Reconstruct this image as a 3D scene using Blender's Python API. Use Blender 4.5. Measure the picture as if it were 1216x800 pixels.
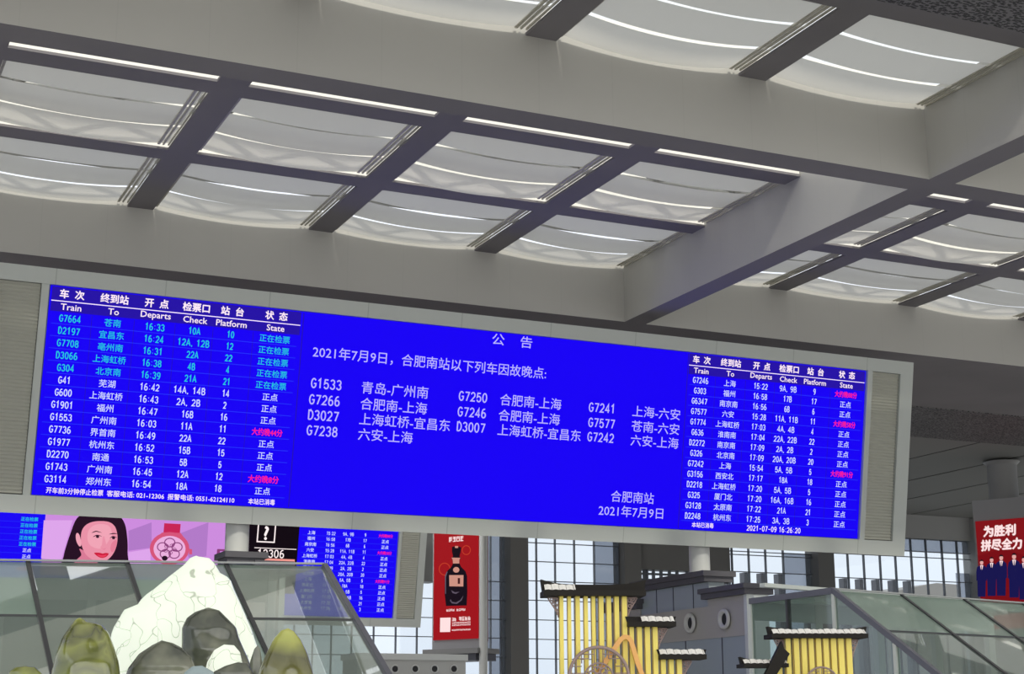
import bpy, bmesh, math, random
from mathutils import Vector, Matrix

for o in list(bpy.data.objects):
    bpy.data.objects.remove(o, do_unlink=True)
S = bpy.context.scene
COL = S.collection
random.seed(7)

# ------------------------------------------------------------------ camera
EYE = 1.6
F_PX = 1907.147
YAW, PITCH, ROLL = 0.43265817, 0.23845687, -0.00438705
_c, _s = math.cos(YAW), math.sin(YAW)
_fw = Vector((_s*math.cos(PITCH), _c*math.cos(PITCH), math.sin(PITCH)))
_rt = Vector((_c, -_s, 0.0))
_up = _rt.cross(_fw)
RT = _rt*math.cos(ROLL) + _up*math.sin(ROLL)
UP = -_rt*math.sin(ROLL) + _up*math.cos(ROLL)
FW = _fw
cd = bpy.data.cameras.new('camera')
cam = bpy.data.objects.new('camera', cd)
COL.objects.link(cam)
cd.sensor_width = 36.0
cd.lens = 36.0*F_PX/1216.0
cd.clip_end = 500
cam.matrix_world = Matrix(((RT.x, UP.x, -FW.x, 0), (RT.y, UP.y, -FW.y, 0), (RT.z, UP.z, -FW.z, EYE), (0, 0, 0, 1)))
S.camera = cam

# ------------------------------------------------------------------ world, sun, fill lights, exposure
S.view_settings.view_transform = 'Standard'
S.view_settings.look = 'None'
S.view_settings.gamma = 1.0
S.view_settings.use_curve_mapping = False
S.view_settings.exposure = 0.0
SKY_STRENGTH = 1.0
SUN_ENERGY = 3.2
BACK_FILL_RADIANCE = 2.3
OVERHEAD_FILL_RADIANCE = 0.6

wd = bpy.data.worlds.new('sky')
S.world = wd
wd.use_nodes = True
nt = wd.node_tree
nt.nodes.clear()
tc = nt.nodes.new('ShaderNodeTexCoord')
sp = nt.nodes.new('ShaderNodeSeparateXYZ')
rp = nt.nodes.new('ShaderNodeValToRGB')
bg = nt.nodes.new('ShaderNodeBackground')
wo = nt.nodes.new('ShaderNodeOutputWorld')
nt.links.new(tc.outputs['Generated'], sp.inputs[0])
nt.links.new(sp.outputs['Z'], rp.inputs[0])
nt.links.new(rp.outputs[0], bg.inputs[0])
nt.links.new(bg.outputs[0], wo.inputs[0])
rp.color_ramp.elements[0].position = 0.0
rp.color_ramp.elements[0].color = (0.80, 0.87, 0.97, 1)
rp.color_ramp.elements[1].position = 0.6
rp.color_ramp.elements[1].color = (1.30, 1.33, 1.38, 1)
bg.inputs[1].default_value = SKY_STRENGTH


def light(name, kind, loc, direction, energy, **kw):
    l = bpy.data.lights.new(name, kind)
    l.energy = energy
    for k, v in kw.items():
        setattr(l, k, v)
    o = bpy.data.objects.new(name, l)
    COL.objects.link(o)
    o.location = loc
    o.rotation_euler = Vector(direction).to_track_quat('-Z', 'Y').to_euler()
    return o


light('sun', 'SUN', (0, -20, 40), (0.10, 0.74, -0.665), SUN_ENERGY, angle=0.09, color=(1.0, 0.93, 0.82))
# added fill light behind the viewer, standing in for an unseen glazed entrance
light('back_fill', 'AREA', (10, -9, 5.0), (0, 1, 0), BACK_FILL_RADIANCE*math.pi*60*8, shape='RECTANGLE', size=60, size_y=8, color=(1.0, 0.99, 0.96))
# added overhead fill light, standing in for unseen roof coffers behind the viewer
light('overhead_fill', 'AREA', (10, 2, 9.0), (0, 0, -1), OVERHEAD_FILL_RADIANCE*math.pi*50*16, shape='RECTANGLE', size=50, size_y=16, color=(1.0, 0.98, 0.94))

# added fill light hidden behind the main board, brightens the rear board
light('rear_board_fill', 'AREA', (9, 34.5, 8.9), (0, 0.75, -0.66), 800, shape='RECTANGLE', size=16, size_y=0.6, color=(1.0, 0.98, 0.94))


# ------------------------------------------------------------------ pixel helpers (photo is 1216 x 800)
def ray(x, y):
    return RT*((x-608.0)/F_PX) - UP*((y-400.0)/F_PX) + FW


def at_y(x, y, Y):
    r = ray(x, y)
    k = Y/r.y
    return Vector((r.x*k, r.y*k, r.z*k+EYE))


def at_x(x, y, X):
    r = ray(x, y)
    k = X/r.x
    return Vector((r.x*k, r.y*k, r.z*k+EYE))


class Face:
    """An upright plane standing somewhere in the hall, turned by angle a (degrees) in plan."""
    def __init__(self, x, y, Y, a=0.0, tilt=0.0):
        self.o = at_y(x, y, Y)
        t = math.radians(tilt)
        ar = math.radians(a)
        self.e = Vector((math.cos(ar), -math.sin(ar), 0))
        n0 = Vector((-math.sin(ar), -math.cos(ar), 0))          # towards the viewer
        self.v = Vector((0, 0, 1))*math.cos(t) + n0*math.sin(t)
        self.n = self.e.cross(self.v)
        self.m = Matrix(((self.e.x, -self.n.x, self.v.x, self.o.x), (self.e.y, -self.n.y, self.v.y, self.o.y),
                         (self.e.z, -self.n.z, self.v.z, self.o.z), (0, 0, 0, 1)))

    def __call__(self, x, y):
        r = ray(x, y)
        eye = Vector((0, 0, EYE))
        k = (self.o-eye).dot(self.n)/r.dot(self.n)
        q = eye + r*k - self.o
        return (q.dot(self.e), q.dot(self.v))


# ------------------------------------------------------------------ materials
MATS = {}


def lin(c):
    return tuple((v/255/12.92 if v/255 <= .04045 else ((v/255+.055)/1.055)**2.4) for v in c)


def mat(name, col, rough=0.6, metal=0.0, spec=0.5, emit=None, es=1.0, **kw):
    if name in MATS:
        return MATS[name]
    m = bpy.data.materials.new(name)
    m.use_nodes = True
    b = m.node_tree.nodes['Principled BSDF']
    b.inputs['Base Color'].default_value = (*col, 1)
    b.inputs['Roughness'].default_value = rough
    b.inputs['Metallic'].default_value = metal
    b.inputs['Specular IOR Level'].default_value = spec
    if emit:
        b.inputs['Emission Color'].default_value = (*emit, 1)
        b.inputs['Emission Strength'].default_value = es
    for k, v in kw.items():
        b.inputs[k].default_value = v
    MATS[name] = m
    return m


def glow(name, srgb, k=1.0):
    """A lit LED or backlit print colour."""
    return mat(name, (0.004, 0.004, 0.004), rough=0.8, spec=0.0, emit=lin(srgb), es=k)


def N(m, kind, **kw):
    n = m.node_tree.nodes.new(kind)
    for k, v in kw.items():
        setattr(n, k, v)
    return n


def noise_mix(m, a, b, scale=3.0, detail=3.0, lo=0.35, hi=0.65, stretch=(1, 1, 1)):
    """Base colour wanders between a and b."""
    L = m.node_tree.links
    bs = m.node_tree.nodes['Principled BSDF']
    t = N(m, 'ShaderNodeTexCoord')
    mp = N(m, 'ShaderNodeMapping')
    mp.inputs['Scale'].default_value = stretch
    n = N(m, 'ShaderNodeTexNoise')
    n.inputs['Scale'].default_value = scale
    n.inputs['Detail'].default_value = detail
    r = N(m, 'ShaderNodeValToRGB')
    r.color_ramp.elements[0].position = lo
    r.color_ramp.elements[0].color = (*a, 1)
    r.color_ramp.elements[1].position = hi
    r.color_ramp.elements[1].color = (*b, 1)
    L.new(t.outputs['Object'], mp.inputs[0])
    L.new(mp.outputs[0], n.inputs['Vector'])
    L.new(n.outputs['Fac'], r.inputs[0])
    L.new(r.outputs[0], bs.inputs['Base Color'])
    return r


def seam_mat(name, col, step, dark=0.8, rough=0.55, width=0.012):
    """Cladding with a thin vertical joint every `step` metres along the wall."""
    m = mat(name, col, rough=rough)
    L = m.node_tree.links
    bs = m.node_tree.nodes['Principled BSDF']
    t = N(m, 'ShaderNodeTexCoord')
    s_ = N(m, 'ShaderNodeSeparateXYZ')
    ad = N(m, 'ShaderNodeMath', operation='ADD')
    dv = N(m, 'ShaderNodeMath', operation='DIVIDE')
    dv.inputs[1].default_value = step
    fr = N(m, 'ShaderNodeMath', operation='FRACT')
    lt = N(m, 'ShaderNodeMath', operation='LESS_THAN')
    lt.inputs[1].default_value = width/step
    mx = N(m, 'ShaderNodeMix', data_type='RGBA')
    mx.inputs['A'].default_value = (*col, 1)
    mx.inputs['B'].default_value = (*[c*dark for c in col], 1)
    L.new(t.outputs['Object'], s_.inputs[0])
    L.new(s_.outputs['X'], ad.inputs[0])
    L.new(s_.outputs['Y'], ad.inputs[1])
    L.new(ad.outputs[0], dv.inputs[0])
    L.new(dv.outputs[0], fr.inputs[0])
    L.new(fr.outputs[0], lt.inputs[0])
    L.new(lt.outputs[0], mx.inputs['Factor'])
    L.new(mx.outputs['Result'], bs.inputs['Base Color'])
    return m


def glass_mat(name, tint, gloss=0.10, rough=0.02, haze=0.0, haze_col=(0.5, 0.6, 0.55), graze=0.5):
    """Thin sheet glass: tinted see-through, a little haze and a mirror coat."""
    if name in MATS:
        return MATS[name]
    m = bpy.data.materials.new(name)
    m.use_nodes = True
    t = m.node_tree
    t.nodes.clear()
    out = t.nodes.new('ShaderNodeOutputMaterial')
    tr = t.nodes.new('ShaderNodeBsdfTransparent')
    tr.inputs[0].default_value = (*tint, 1)
    df = t.nodes.new('ShaderNodeBsdfDiffuse')
    df.inputs[0].default_value = (*haze_col, 1)
    m1 = t.nodes.new('ShaderNodeMixShader')
    m1.inputs[0].default_value = haze
    gl = t.nodes.new('ShaderNodeBsdfGlossy')
    gl.inputs['Roughness'].default_value = rough
    fr = t.nodes.new('ShaderNodeLayerWeight')
    fr.inputs[0].default_value = 0.25
    ma = t.nodes.new('ShaderNodeMath')
    ma.operation = 'MULTIPLY_ADD'
    ma.inputs[1].default_value = graze
    ma.inputs[2].default_value = gloss
    m2 = t.nodes.new('ShaderNodeMixShader')
    t.links.new(tr.outputs[0], m1.inputs[1])
    t.links.new(df.outputs[0], m1.inputs[2])
    t.links.new(fr.outputs['Fresnel'], ma.inputs[0])
    t.links.new(ma.outputs[0], m2.inputs[0])
    t.links.new(m1.outputs[0], m2.inputs[1])
    t.links.new(gl.outputs[0], m2.inputs[2])
    t.links.new(m2.outputs[0], out.inputs[0])
    MATS[name] = m
    return m


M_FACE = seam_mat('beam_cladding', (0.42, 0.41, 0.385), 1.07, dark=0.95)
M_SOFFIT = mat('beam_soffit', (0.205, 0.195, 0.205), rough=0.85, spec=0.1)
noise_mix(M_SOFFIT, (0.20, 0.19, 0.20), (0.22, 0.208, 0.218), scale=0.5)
M_FRAME = seam_mat('board_cladding', (0.45, 0.475, 0.45), 1.77, dark=0.72, width=0.016)
M_HOUSING = mat('board_housing', (0.20, 0.20, 0.20), rough=0.6)
M_STEEL = mat('painted_steel', (0.55, 0.56, 0.54), rough=0.35)
M_DARK = mat('dark_metal', (0.045, 0.045, 0.06), rough=0.4)
M_RAIL = mat('shade_rail', (0.42, 0.40, 0.34), rough=0.5)
M_FLOOR = mat('floor_stone', (0.42, 0.41, 0.39), rough=0.25)
noise_mix(M_FLOOR, (0.56, 0.55, 0.52), (0.62, 0.61, 0.58), scale=0.6)
M_WALL = mat('facade_dark', (0.14, 0.137, 0.13), rough=0.6)
M_WALLG = mat('facade_grey', (0.28, 0.28, 0.275), rough=0.6)
M_SLAT = mat('soffit_strip', (0.21, 0.21, 0.20), rough=0.6)
M_BLACK = mat('black_gap', (0.012, 0.012, 0.014), rough=0.7)
M_WBAR = mat('window_bar', (0.10, 0.11, 0.13), rough=0.5)
M_PANE = glass_mat('window_glass', (0.97, 0.99, 1.0), gloss=0.02)
M_PANE_G = glass_mat('window_glass_grey', (0.56, 0.58, 0.62), gloss=0.03, haze=0.06, haze_col=(0.5, 0.5, 0.52))
M_SHED = glass_mat('enclosure_glass', (0.62, 0.72, 0.66), gloss=0.035, haze=0.42, haze_col=(0.45, 0.56, 0.48))
M_GABLE = glass_mat('gable_glass', (0.42, 0.52, 0.50), gloss=0.10, haze=0.10, haze_col=(0.3, 0.38, 0.37))

M_FAB = bpy.data.materials.new('shade_fabric')
M_FAB.use_nodes = True
_t = M_FAB.node_tree
_t.nodes.clear()
_o = _t.nodes.new('ShaderNodeOutputMaterial')
_tl = _t.nodes.new('ShaderNodeBsdfTranslucent')
_tl.inputs[0].default_value = (0.46, 0.45, 0.43, 1)
_df = _t.nodes.new('ShaderNodeBsdfDiffuse')
_df.inputs[0].default_value = (0.70, 0.70, 0.68, 1)
_mx = _t.nodes.new('ShaderNodeMixShader')
_mx.inputs[0].default_value = 0.35
_t.links.new(_tl.outputs[0], _mx.inputs[1])
_t.links.new(_df.outputs[0], _mx.inputs[2])
_t.links.new(_mx.outputs[0], _o.inputs[0])

M_PERF = mat('perforated_metal', (0.08, 0.08, 0.085), rough=0.6)
_t = M_PERF.node_tree
_tc = N(M_PERF, 'ShaderNodeTexCoord')
_mp = N(M_PERF, 'ShaderNodeMapping')
_mp.inputs['Scale'].default_value = (1.0, 1.9, 1.0)
_vo = N(M_PERF, 'ShaderNodeTexVoronoi', distance='CHEBYCHEV')
_vo.inputs['Scale'].default_value = 17.0
_lt = N(M_PERF, 'ShaderNodeMath', operation='LESS_THAN')
_lt.inputs[1].default_value = 0.40
_mm = N(M_PERF, 'ShaderNodeMix', data_type='RGBA')
_mm.inputs['A'].default_value = (0.145, 0.14, 0.145, 1)
_mm.inputs['B'].default_value = (0.012, 0.012, 0.012, 1)
_t.links.new(_tc.outputs['Object'], _mp.inputs[0])
_t.links.new(_mp.outputs[0], _vo.inputs['Vector'])
_t.links.new(_vo.outputs['Distance'], _lt.inputs[0])
_t.links.new(_lt.outputs[0], _mm.inputs['Factor'])
_t.links.new(_mm.outputs['Result'], _t.nodes['Principled BSDF'].inputs['Base Color'])

# LED and print colours
G_BLUE = glow('led_blue', (24, 0, 246))
G_BAND = glow('led_header_band', (38, 18, 165))
G_LINE = glow('led_grid_line', (40, 60, 255))
G_HEAD = glow('led_white', (255, 235, 250))
G_TEXT = glow('led_pale_blue', (215, 220, 255))
G_CYAN = glow('led_cyan', (40, 205, 215))
G_RED = glow('led_red', (255, 30, 140))
G_ANN = glow('led_lavender', (190, 180, 255))


# ------------------------------------------------------------------ mesh helpers
class MB:
    def __init__(self):
        self.v, self.f, self.mi, self.ms, self.sm = [], [], [], [], []

    def _m(self, m):
        if m not in self.ms:
            self.ms.append(m)
        return self.ms.index(m)

    def add(self, vs, fs, m, smooth=False):
        b = len(self.v)
        self.v += [tuple(p) for p in vs]
        k = self._m(m)
        for f in fs:
            self.f.append(tuple(i+b for i in f))
            self.mi.append(k)
            self.sm.append(smooth)
        return self

    def box(self, x0, x1, y0, y1, z0, z1, m, bottom=None):
        vs = [(x, y, z) for z in (z0, z1) for y in (y0, y1) for x in (x0, x1)]
        self.add(vs, [(2, 3, 7, 6), (0, 1, 5, 4), (0, 4, 6, 2), (1, 3, 7, 5), (4, 5, 7, 6)], m)
        self.add(vs[:4], [(0, 2, 3, 1)], bottom or m)
        return self

    def prism(self, pts, d0, d1, m, side=None):
        """Outline (u, v) in the x-z plane pushed from depth d0 to d1 along y."""
        n = len(pts)
        vs = [(p[0], d0, p[1]) for p in pts] + [(p[0], d1, p[1]) for p in pts]
        self.add(vs, [tuple(range(n)), tuple(range(2*n-1, n-1, -1))], m)
        self.add(vs, [(i, n+i, n+(i+1) % n, (i+1) % n) for i in range(n)], side or m)
        return self

    def flat(self, pts, d, m):
        self.add([(p[0], d, p[1]) for p in pts], [tuple(range(len(pts)))], m)
        return self

    def tube(self, pts, r, m, seg=6, closed=False):
        pts = [Vector(p) for p in pts]
        n = len(pts)
        rings = []
        for i, p in enumerate(pts):
            a = pts[(i-1) % n] if (closed or i > 0) else p
            b = pts[(i+1) % n] if (closed or i < n-1) else p
            d = (b-a).normalized() if (b-a).length > 1e-9 else Vector((0, 0, 1))
            u = d.cross(Vector((0, 1, 0)))
            if u.length < 1e-3:
                u = d.cross(Vector((1, 0, 0)))
            u.normalize()
            w = d.cross(u)
            rr = r[i] if isinstance(r, (list, tuple)) else r
            rings.append([p + (u*math.cos(2*math.pi*k/seg) + w*math.sin(2*math.pi*k/seg))*rr for k in range(seg)])
        vs = [q for g in rings for q in g]
        fs = []
        for i in range(n if closed else n-1):
            j = (i+1) % n
            for k in range(seg):
                fs.append((i*seg+k, i*seg+(k+1) % seg, j*seg+(k+1) % seg, j*seg+k))
        if not closed:
            fs += [tuple(range(seg)), tuple((n-1)*seg+k for k in range(seg))]
        return self.add(vs, fs, m, True)

    def cyl(self, cx, cy, z0, z1, r0, m, r1=None, seg=28):
        r1 = r0 if r1 is None else r1
        vs = [(cx+r0*math.cos(2*math.pi*k/seg), cy+r0*math.sin(2*math.pi*k/seg), z0) for k in range(seg)]
        vs += [(cx+r1*math.cos(2*math.pi*k/seg), cy+r1*math.sin(2*math.pi*k/seg), z1) for k in range(seg)]
        self.add(vs, [(k, (k+1) % seg, seg+(k+1) % seg, seg+k) for k in range(seg)], m, True)
        self.add(vs, [tuple(range(seg)), tuple(range(seg, 2*seg))], m)
        return self

    def build(self, name, parent=None, matrix=None, recalc=True):
        me = bpy.data.meshes.new(name)
        me.from_pydata(self.v, [], self.f)
        for m in self.ms:
            me.materials.append(m)
        me.polygons.foreach_set('material_index', self.mi)
        me.polygons.foreach_set('use_smooth', self.sm)
        if recalc:
            bm = bmesh.new()
            bm.from_mesh(me)
            bmesh.ops.recalc_face_normals(bm, faces=bm.faces)
            bm.to_mesh(me)
            bm.free()
        me.update()
        o = bpy.data.objects.new(name, me)
        COL.objects.link(o)
        if parent is not None:
            o.parent = parent
        if matrix is not None:
            o.matrix_world = matrix
        return o


def thing(name, label, cat, matrix=None, group=None):
    o = bpy.data.objects.new(name, None)
    COL.objects.link(o)
    o.empty_display_size = 0.3
    if matrix is not None:
        o.matrix_world = matrix
    o['label'] = label
    o['category'] = cat
    if group:
        o['group'] = group
    return o


def tag(o, label, cat, group=None):
    o['label'] = label
    o['category'] = cat
    if group:
        o['group'] = group
    return o


def struct(name, mb, parent=None):
    o = mb.build(name, parent)
    if parent is None:
        o['kind'] = 'structure'
    return o


_text_cache = {}


def glyphs(body, bold=0.0):
    """Flat outline mesh of a line of writing, em height 1, origin at its left and mid height."""
    key = (body, bold)
    if key in _text_cache:
        return _text_cache[key]
    cu = bpy.data.curves.new('writing', 'FONT')
    cu.body = body
    cu.size = 1.0
    cu.resolution_u = 2
    cu.fill_mode = 'FRONT'
    ob = bpy.data.objects.new('writing', cu)
    COL.objects.link(ob)
    bpy.context.view_layer.update()
    dg = bpy.context.evaluated_depsgraph_get()
    ev = ob.evaluated_get(dg)
    me = ev.to_mesh()
    vs = [(v.co.x, v.co.y) for v in me.vertices]
    fs = [tuple(p.vertices) for p in me.polygons]
    ev.to_mesh_clear()
    bpy.data.objects.remove(ob, do_unlink=True)
    bpy.data.curves.remove(cu)
    if vs:
        x0, x1 = min(v[0] for v in vs), max(v[0] for v in vs)
        y0, y1 = min(v[1] for v in vs), max(v[1] for v in vs)
    else:
        x0 = x1 = y0 = y1 = 0
    _text_cache[key] = (vs, fs, x0, x1, y0, y1)
    return _text_cache[key]


def _arc(cx, cy, rx, ry, a0, a1, n=10):
    return [(cx+rx*math.cos(math.radians(a0+(a1-a0)*k/n)), cy+ry*math.sin(math.radians(a0+(a1-a0)*k/n))) for k in range(n+1)]


# plain upright display-board figures and capitals as pen strokes; box 0.5 wide, 0.72 high
PEN = {
    '0': [_arc(.25, .36, .19, .32, 90, 450, 20)],
    '1': [[(.10, .54), (.27, .68), (.27, .04)]],
    '2': [_arc(.25, .49, .18, .19, 165, -25, 10) + [(.07, .06), (.45, .06)]],
    '3': [_arc(.24, .52, .17, .16, 160, -90, 10), _arc(.24, .21, .19, .17, 90, -165, 10)],
    '4': [[(.34, .04), (.34, .68), (.05, .22), (.47, .22)]],
    '5': [[(.42, .66), (.13, .66), (.09, .37)] + _arc(.25, .24, .19, .20, 125, -160, 12)],
    '6': [_arc(.25, .23, .18, .19, 90, 450, 16), _arc(.29, .30, .22, .38, 70, 180, 8)],
    '7': [[(.06, .66), (.44, .66), (.20, .04)]],
    '8': [_arc(.25, .53, .16, .15, 90, 450, 14), _arc(.25, .21, .19, .17, 90, 450, 14)],
    '9': [_arc(.25, .49, .18, .19, 90, 450, 16), _arc(.21, .42, .22, .38, -110, 0, 8)],
    'A': [[(.02, .04), (.25, .68), (.48, .04)], [(.11, .26), (.39, .26)]],
    'B': [[(.08, .04), (.08, .68), (.26, .68)] + _arc(.26, .53, .15, .15, 90, -90, 8) + [(.08, .38)], [(.26, .38)] + _arc(.27, .21, .18, .17, 90, -90, 8) + [(.08, .04)]],
    'D': [[(.08, .04), (.08, .68), (.20, .68)] + _arc(.20, .36, .25, .32, 90, -90, 12) + [(.08, .04)]],
    'G': [_arc(.27, .36, .21, .32, 40, 330, 14) + [(.46, .34), (.28, .34)]],
    ':': [[(.22, .50), (.28, .50)], [(.22, .16), (.28, .16)]],
    ',': [[(.24, .10), (.20, -.04)]],
    '-': [[(.10, .32), (.40, .32)]],
    ' ': [],
}


def pen_ok(t):
    return all(c in PEN for c in t)


def pen(mb, body, u, v, h, m, d, width, align, wt):
    """Write figures with a flat pen; each letter fills the same pitch."""
    pitch = [0.36 if c in ', ' else (0.42 if c == ':' else 0.58) for c in body]
    total = sum(pitch)
    k = width/total if width else h*0.9
    kz = h
    x = u - (width or total*k)*(0.5 if align == 'C' else 0)
    for c, p in zip(body, pitch):
        off = (p-0.5)/2
        for st in PEN[c]:
            pts = [(x+(a+off)*k, v+(b-0.36)*kz) for a, b in st]
            n = len(pts)
            L, R = [], []
            for i in range(n):
                a, b = pts[max(i-1, 0)], pts[min(i+1, n-1)]
                if 0 < i < n-1:
                    e1 = (pts[i][0]-a[0], pts[i][1]-a[1])
                    e2 = (b[0]-pts[i][0], b[1]-pts[i][1])
                    l1, l2 = math.hypot(*e1) or 1e-9, math.hypot(*e2) or 1e-9
                    dx, dz = e1[0]/l1+e2[0]/l2, e1[1]/l1+e2[1]/l2
                    l = math.hypot(dx, dz) or 1e-9
                    cs = max(0.35, (dx*e1[0]+dz*e1[1])/(l*l1))
                else:
                    dx, dz = b[0]-a[0], b[1]-a[1]
                    l = math.hypot(dx, dz) or 1e-9
                    cs = 1
                w = wt*h/2/cs
                L.append((pts[i][0]-dz/l*w, pts[i][1]+dx/l*w))
                R.append((pts[i][0]+dz/l*w, pts[i][1]-dx/l*w))
            vs = [(q[0], d, q[1]) for q in L] + [(q[0], d, q[1]) for q in R]
            mb.add(vs, [(i, i+1, n+i+1, n+i) for i in range(n-1)], m)
        x += p*k


def write(mb, body, u, v, h, m, d=-0.006, width=None, align='C', bold=0.0, sx=0.9, shear=0.0, wt=0.095):
    """Add writing to mb. h = em height; (u, v) = centre (or left) of the ink box; width squeezes it to fit."""
    if pen_ok(body):
        return pen(mb, body, u, v, h*1.08, m, d, width, align, wt)
    vs, fs, x0, x1, y0, y1 = glyphs(body, 0.0)
    if not vs:
        return
    kx = h*sx if width is None else width/(x1-x0)
    w = (x1-x0)*kx
    ox = u - (w/2 if align == 'C' else (w if align == 'R' else 0))
    ym = (y0+y1)/2
    shifts = [(0, 0)] if not bold else [(-bold, 0), (bold, 0), (0, bold), (0, -bold)]
    for k, (a, b) in enumerate(shifts):
        mb.add([(ox+(p[0]-x0)*kx + shear*(p[1]-ym)*h + a*h, d-0.0004*k, v+(p[1]-ym)*h + b*h) for p in vs], fs, m)


# ================================================================== LARGE STRUCTURE
E0 = EYE
ZB, ZM = 7.6+E0, 8.64+E0            # underside of the deep beams, underside of the shade grid
XL, XR = -14.0, 48.0

struct('floor', MB().box(-40, 70, -12, 60, -0.3, 0.0, M_FLOOR))
struct('sun_block_wall', MB().box(-40, 70, -12.4, -12, -0.3, 11.5, M_WALLG))  # unseen wall behind the viewer, added to block the sun


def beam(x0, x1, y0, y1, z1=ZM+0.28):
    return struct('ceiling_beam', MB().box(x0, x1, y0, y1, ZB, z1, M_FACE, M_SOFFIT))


AY0, AY1 = 17.30, 17.78
CX0, CX1 = 14.58, 15.05
BY = 26.38
PY = 12.85
beam(XL, XR, AY0, AY1)
beam(CX0, CX1, AY1, BY)
beam(CX0, CX1, PY, AY0)
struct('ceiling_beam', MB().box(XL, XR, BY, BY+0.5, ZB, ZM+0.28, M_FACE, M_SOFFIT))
# ceiling of the hall beyond the coffers and behind the viewer
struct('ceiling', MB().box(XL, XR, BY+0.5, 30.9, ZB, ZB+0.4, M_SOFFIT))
struct('ceiling', MB().box(XL, XR, 30.9, 34.3, ZB-0.02, ZB+0.4, M_PERF))
struct('ceiling', MB().box(XL, XR, PY-4.0, PY, ZB, ZB+1.7, M_PERF))
struct('ceiling', MB().box(XL, XR, -12, PY-4.0, ZM+0.6, ZM+0.9, M_FACE))
mb = MB().box(XL, XR, 34.3, 48.3, ZB+0.06, ZB+0.3, M_BLACK)
x = 30.3 - 2.72*16
while x < XR:
    mb.box(x+0.05, x+2.67, 34.3, 48.0, ZB+0.045, ZB+0.055, M_SLAT)
    x += 2.72
struct('ceiling', mb)

# shade grid: broad bars along the depth, narrower cross bars, added sun baffles above them
GX = [(1.76, 2.20), (4.98, 5.42), (8.20, 8.64), (11.42, 11.86), (17.94, 18.38), (21.18, 21.64), (24.42, 24.86)]
STRIP = (20.41, 20.85)
CROSS = (23.35, 23.80)
NSTRIP = (14.55, 14.98)
M_BAFFLE = mat('baffle_white', (0.85, 0.84, 0.80), rough=0.6)
ROWS = [STRIP, CROSS]
for x0, x1 in GX:
    struct('ceiling_grid_bar', MB().box(x0, x1, AY1, BY, ZM, ZM+0.04, M_SOFFIT))
    if x0 < 14:
        struct('ceiling_grid_bar', MB().box(x0, x1, PY, AY0, ZM, ZM+0.04, M_SOFFIT))
xs = [XL] + [v for g in GX[:4] for v in g] + [CX0, CX1] + [v for g in GX[4:] for v in g] + [XR]
for a, b in zip(xs[::2], xs[1::2]):
    for y0, y1 in ROWS:
        struct('ceiling_grid_bar', MB().box(a, b, y0, y1, ZM, ZM+0.04, M_SOFFIT))
    if b <= CX0 or a >= CX1:
        struct('ceiling_grid_bar', MB().box(a, b, NSTRIP[0], NSTRIP[1], ZM, ZM+0.04, M_SOFFIT))

for yy in (NSTRIP[0], STRIP[0], CROSS[0]):  # added unseen uprights: shade the near fabric, catch sun behind the slots
    struct('sun_baffle', MB().box(XL, XR, yy+0.03, yy+0.09, ZM+0.04, ZM+2.1, M_BAFFLE))

# skylight glass on light roof trusses above the shades
struct('skylight', MB().box(XL, XR, PY, BY+0.5, ZM+2.3, ZM+2.34, glass_mat('skylight_glass', (0.96, 0.97, 0.96), gloss=0.02, graze=0.06)))
for yy in (22.32, 25.22):
    mb = MB()
    for zz in (ZM+0.28, ZM+0.82):
        mb.tube([(XL, yy, zz), (XR, yy, zz)], 0.05, M_FACE)
    x = XL
    k = 0
    while x < XR-0.8:
        a, b = (ZM+0.28, ZM+0.82) if k % 2 == 0 else (ZM+0.82, ZM+0.28)
        mb.tube([(x, yy, a), (x+0.75, yy, b)], 0.065, M_FACE)
        x += 0.75
        k += 1
    struct('roof_truss', mb)


# ---- far facade: wall pieces between the windows, all at Y = FY
FY = 48.0


def fx(px, py=690):
    return at_y(px, py, FY).x


def fz(px, py):
    return at_y(px, py, FY).z


wall = MB()
wall.box(XL, XR, FY, FY+0.4, fz(1110, 640), ZB+0.3, M_WALLG)                    # fascia under the slatted soffit
wall.box(fx(602), fx(623), FY-0.3, FY+0.5, 0, ZB, M_WALL)                        # dark piers
wall.box(fx(737), fx(757), FY-0.3, FY+0.5, 0, ZB, M_WALL)
wall.box(fx(757), fx(866), FY-0.1, FY+0.5, fz(790, 677), ZB, M_WALL)
wall.box(fx(967), fx(986), FY-0.3, FY+0.5, 0, ZB, M_WALL)
wall.box(fx(1156), XR, FY-0.3, FY+0.5, 0, ZB, M_WALLG)
wall.box(fx(480), fx(516), FY-0.3, FY+0.5, fz(508, 691), ZB, M_WALLG)
wall.box(XL, fx(300), FY, FY+0.4, 0, ZB, M_WALLG)
struct('wall_back', wall)


def window(n, px0, px1, ztop, zbot, vx, hz, pane, tinted=None, bar=0.024, posts=()):
    """A glazed bay of the far facade: bars at photo columns vx and heights hz."""
    x0, x1 = fx(px0), fx(px1)
    fr = MB()
    for px in vx:
        x = fx(px)
        fr.box(x-bar/2, x+bar/2, FY+0.05, FY+0.17, zbot, ztop, M_WBAR)
    for z in hz:
        fr.box(x0, x1, FY+0.06, FY+0.16, z-bar/2, z+bar/2, M_WBAR)
    for px, w, za, zb in posts:
        x = fx(px)
        fr.box(x-w/2, x+w/2, FY+0.3, FY+0.6, za, zb, M_DARK)
    f = struct('window_%d' % n, fr)
    g = MB()
    g.box(x0, x1, FY+0.10, FY+0.12, zbot, ztop, pane)
    g.build('window_glass', f)
    if tinted:
        h = MB()
        for a, b, za, zb in tinted:
            h.box(fx(a), fx(b), FY+0.20, FY+0.22, za, zb, M_PANE_G)
        h.build('grey_glass', f)
    return f


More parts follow.
